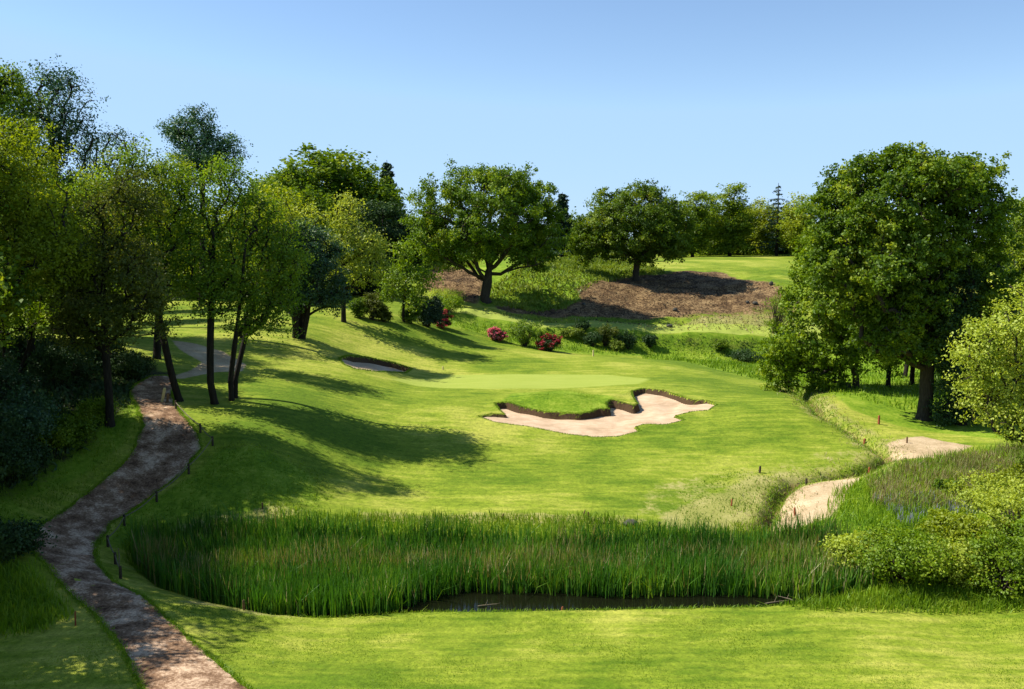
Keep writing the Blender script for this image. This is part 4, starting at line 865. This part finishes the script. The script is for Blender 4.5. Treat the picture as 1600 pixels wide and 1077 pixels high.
grassfield('mound_grass', [[(768,645),(792,622),(840,612),(900,610),(950,622),(952,640),(925,645),(900,649),(850,646),(812,638),(790,631)],[(950,625),(985,612),(990,630),(975,631)]], 330, 0.055, 0.03, 'grass', 'rough unmown grass on the mound over the bunker', 114, 0.7)
grassfield('long_grass', [[(0,830),(60,780),(130,745),(190,690),(215,650),(205,620),(150,610),(60,650),(-60,720),(-60,860)]], 110, 0.16, 0.03, 'grass', 'rough shaded grass between the wood and the path', 118, 0.8, 0.1)
grassfield('slope_grass', [[(150,800),(200,745),(300,715),(345,690),(420,700),(500,740),(520,780),(490,800),(300,790),(220,800)]], 130, 0.13, 0.04, 'grass', 'rough tussocky grass on the shaded slope above the reeds', 115, 0.9, 0.15)
grassfield('lawn_tufts', [[(-100,1160),(-100,1000),(60,985),(200,975),(260,935),(430,966),(700,960),(1200,955),(1700,955),(1700,1160)]], 480, 0.055, 0.019, 'grass', 'short mown grass of the near lawn', 113, 0.5, cat='grass')

def edge_grass(name, P, closed, band, per_m, h, w, mat, label, seed, lean=0.7, shift=0.0):
    rng = np.random.default_rng(seed); P = list(P) + ([P[0]] if closed else []); xs, ys_ = [], []
    for (ax, ay), (bx, by) in zip(P[:-1], P[1:]):
        L_ = math.hypot(bx - ax, by - ay); n = max(1, int(L_ * per_m)); t = rng.random(n); o = rng.normal(0, band, n) + shift
        xs.append(ax + (bx - ax) * t - (by - ay) / L_ * o); ys_.append(ay + (by - ay) * t + (bx - ax) / L_ * o)
    x = np.concatenate(xs); y = np.concatenate(ys_)
    return stuff(blades(name, x, y, height, rng, h * rng.uniform(0.5, 1.3, len(x)), w, M[mat], lean, z0=0.0), label, 'grass')
def outside(P, r): return [(p.x, p.y) for p in grow(P, r)]
edge_grass('lip_grass', outside(BUNK1, 0.10), True, 0.05, 100, 0.05, 0.03, 'grass', 'grass hanging over the lip of the large bunker', 201, 1.0)
edge_grass('lip_grass', outside(BUNK2, 0.10), True, 0.05, 150, 0.10, 0.03, 'grass', 'grass hanging over the lip of the small bunker', 202, 1.0)
edge_grass('verge_grass', outside(PATHW, 0.03), True, 0.06, 260, 0.08, 0.02, 'grass', 'grass creeping over the edges of the path', 203, 0.9)
edge_grass('ditch_grass', DITCH, False, 0.45, 130, 0.17, 0.03, 'grass', 'coarse green grass in the ditch', 204, 0.8)
edge_grass('ditch_grass', DITCH, False, 0.8, 70, 0.13, 0.03, 'grass_dry', 'bleached grass on the ditch banks', 205, 0.8)
edge_grass('pond_edge_grass', [p for p in POND], True, 0.10, 200, 0.10, 0.02, 'grass', 'grass at the pond edge', 206, 0.7)
grassfield('terrace_grass', [[(780,509),(860,515),(930,520),(1000,525),(1100,531),(1215,535),(1230,560),(1190,562),(1090,548),(1000,536),(930,530)]], 55, 0.22, 0.06, 'dark', 'rough grass on the steep slope under the terrace, coloured dark for its shade', 116, 0.7)  # dark leaf colour paints the shade of this slope turned from the sun
grassfield('fairway_tufts', [[(520,800),(560,700),(660,640),(720,680),(880,700),(1060,680),(1150,630),(1240,660),(1370,700),(1180,735),(1040,800)],[(400,560),(520,540),(700,530),(900,560),(1100,580),(1050,600),(760,580),(600,600),(480,620)]], 26, 0.035, 0.045, 'grass', 'short tufts in the mown fairway', 117, 1.2)
grassfield('brushwood', [[(770,490),(830,486),(890,480),(945,442),(1000,434),(1110,428),(1170,440),(1215,450),(1235,515),(1130,514),(1000,510),(880,502)],[(655,428),(745,428),(755,470),(700,465)]], 9, 0.16, 0.10, 'bark', 'cut twigs and dead brush lying on the brown bank', 119, 1.8, 0.1, cat='brushwood')
# --- stakes and posts
def stake(px, py, hpx, wpx, mat, lab, tilt=0.0, grp='wooden stakes marking the hazard'):
    b = ground(px, py); b[2] = height_fast(b[0], b[1]); s = b[1] / F; h = hpx * s; w = max(wpx * s * 0.62, 0.035); mb = MB()
    mb.box((0, 0, -0.15), w, w, h + 0.11); mb.box((0, 0, h - 0.04), w, w, 0.05, 0.55)
    o = mb.build('stake', M[mat], None); o.location = [float(c) for c in b]; o.rotation_euler = (tilt * 0.5, tilt, 0.4); o['label'] = lab; o['category'] = 'stake'; o['group'] = grp
for a in [
 (118,978,24,4,'redwood','red marker stake in the grass left of the near path',0.03),
 (381,950,17,6,'wood','short pale topped stake at the left end of the near pond edge',0),
 (879,955,12,5,'redwood','short orange stake at the middle of the near pond edge',0),
 (1030,829,14,4,'darkwood','dark stake right of the black stone on the far bank',0),
 (1187,738,11,4,'darkwood','dark stake at the top of the ditch bend',0.05),
 (1143,790,11,3,'redwood','thin brown stake on the fairway side of the ditch',0.04),
 (1242,802,13,4,'redwood','reddish stake standing on the sandy strip beyond the reeds',-0.05),
 (1359,720,11,4,'redwood','brown stake where the ditch meets the dry bank',0),
 (1373,663,14,4,'redwood','orange stake in front of the tall right oak shadow',0),
 (1417,692,10,3,'wood','small stake on the dry strip in front of the right oak',0),
 (1351,678,10,4,'redwood','small stake beside the stream bank left of the dry strip',0.05),
 (1260,752,10,4,'darkwood','dark short stake inside the ditch bend',0),
 (927,557,10,3,'palewood','tiny pale yellow post behind the putting green',0),
 (912,806,9,3,'wood','thin stick at the fairway edge above the reeds',0.2),
 (920,808,8,3,'wood','second thin stick beside the one above the reeds',-0.1),
 (785,812,9,3,'wood','lone thin stick in the far bank grass below the bunker',0.15),
 (410,790,10,4,'wood','small brown peg in the dry bank at the shadow edge',0),
 (692,578,5,3,'palewood','tiny pale peg at the end of the shaded bunker',0)]:
    stake(*a[:6], a[6])
stake(253,629,24,7,'palewood','pale leaning waymark post beside the path bend',0.22,'waymark posts at the path bend')
stake(261,630,16,6,'wood','shorter brown post right of the pale leaning one',0.15,'waymark posts at the path bend')
stake(206,586,5,3,'palewood','tiny white peg in the shade left of the path bend',0,'waymark posts at the path bend')
# low rope rail along the path
rail = [(187,872),(178,832),(166,800),(192,766),(243,738),(294,711),(332,684),(313,668),(275,640)]
B = [ground(*p) for p in rail]
for b in B: b[2] = height_fast(b[0], b[1])
root = thing('rope_rail', 'low rail of dark posts and sagging rope down the right side of the path', 'fence', B[0]); b0 = B[0]
tops = []
for b in B:
    mb = MB(); c = b - b0; mb.tube([(c[0], c[1], c[2] - 0.2), (c[0], c[1], c[2] + 0.42), (c[0], c[1], c[2] + 0.45)], [0.055, 0.05, 0.035], 7); mb.build('post', M['darkwood'], root); tops.append(c + np.array([0, 0, 0.36]))
for p, q in zip(tops[:-1], tops[1:]):
    mb = MB(); mb.tube([tuple(p + (q - p) * t - np.array([0, 0, 0.10 * math.sin(math.pi * t)])) for t in np.linspace(0, 1, 7)], [0.022] * 7, 5); mb.build('rope', M['rope'], root)
# white stick by the rail foot
mb = MB(); mb.tube([(0,0,-0.1),(0.02,0,0.25),(0.0,0,0.5)],[0.022,0.02,0.012],6); o = mb.build('bare_stick', M['rope'], None); b = ground(186,880); o.location = [float(c) for c in b]
o['label'] = 'forked grey stick by the lowest post of the path rail'; o['category'] = 'stick'
# stones
def stone(px, py, w, h, mat, lab, seed, name='stone', grp=None):
    b = ground(px, py); b[2] = height_fast(b[0], b[1]); s = b[1] / F; rng = np.random.default_rng(seed); V = []; Fc = []
    n, m = 10, 6
    for i in range(m + 1):
        for k in range(n):
            th = math.pi * i / m; ph = 2 * math.pi * k / n; r = 1 + rng.normal() * 0.09
            V.append((w * s / 2 * math.sin(th) * math.cos(ph) * r, w * s / 2.4 * math.sin(th) * math.sin(ph) * r, h * s * (0.4 + 0.6 * math.cos(th) * r)))
    for i in range(m):
        for k in range(n): Fc.append((i * n + k, i * n + (k + 1) % n, (i + 1) * n + (k + 1) % n, (i + 1) * n + k))
    o = mesh_np(name, V, np.array(Fc)[:, ::-1], M[mat]); o.location = [float(c) for c in b]; o['label'] = lab; o['category'] = 'stone'
    if grp: o['group'] = grp
stone(985,822,24,10,'rock','flat topped dark stone on the far pond bank',1)
stone(1320,606,20,9,'rock','grey stone under the drooping light green tree',2)
stone(1205,446,7,6,'rock','stone block on the upper right of the brown bank',3,grp='stones on the brown bank')
stone(1180,476,9,5,'rock','dark clod on the brown bank right of the oak shadow',4,grp='stones on the brown bank')
stone(1168,474,6,4,'rock','small dark clod left of its larger neighbour on the brown bank',5,grp='stones on the brown bank')
stone(1055,486,8,5,'rock','dark clod just below the round oak shadow',6,grp='stones on the brown bank')
stone(912,477,7,4,'rock','dark clod near the left tip of the brown hollow',7,grp='stones on the brown bank')
stone(1046,511,10,4,'rock','flat dark clod at the foot of the brown bank',8,grp='stones on the brown bank')
for i, (px, w) in enumerate([(556,12),(566,8),(575,14),(588,7),(540,9)]):
    stone(px, 962 - (i % 2) * 2, w, 4, 'pale_stone', ['pale stone at the near water edge, wide one left of centre','small round pale stone beside the wide one at the water edge','widest flat pale stone on the near water edge','smallest pale stone, right end of the water edge row','pale stone at the left end of the water edge row'][i], 20 + i, grp='pale stones at the water edge')
# fallen stick and dead branches in the water
def branch(px, py, L_, a, z, lab, seed):
    X0, Y0 = plane0(px, py); rng = np.random.default_rng(seed); mb = MB(); d = np.array([math.cos(a), math.sin(a) * 0.4, 0.12])
    P = [d * L_ * t + rng.normal(size=3) * 0.02 * L_ for t in np.linspace(0, 1, 6)]; mb.tube(P, [0.025, 0.022, 0.02, 0.016, 0.012, 0.006], 5)
    mb.tube([P[2], P[2] + np.array([0.1, 0.05, 0.22]) * L_], [0.014, 0.005], 4); o = mb.build('dead_branch', M['rope'], None, True); o.location = (X0, Y0, z); o['label'] = lab; o['category'] = 'branch'; o['group'] = 'dead branches in the pond'
branch(1195,945,0.9,0.3,0.02,'pale dead branch poking from the water near the right reeds',1)
branch(1240,940,0.7,2.3,0.03,'second pale dead branch nearer the right bank',2)
branch(745,948,0.8,0.1,0.02,'thin dead branch floating in the open water',3)
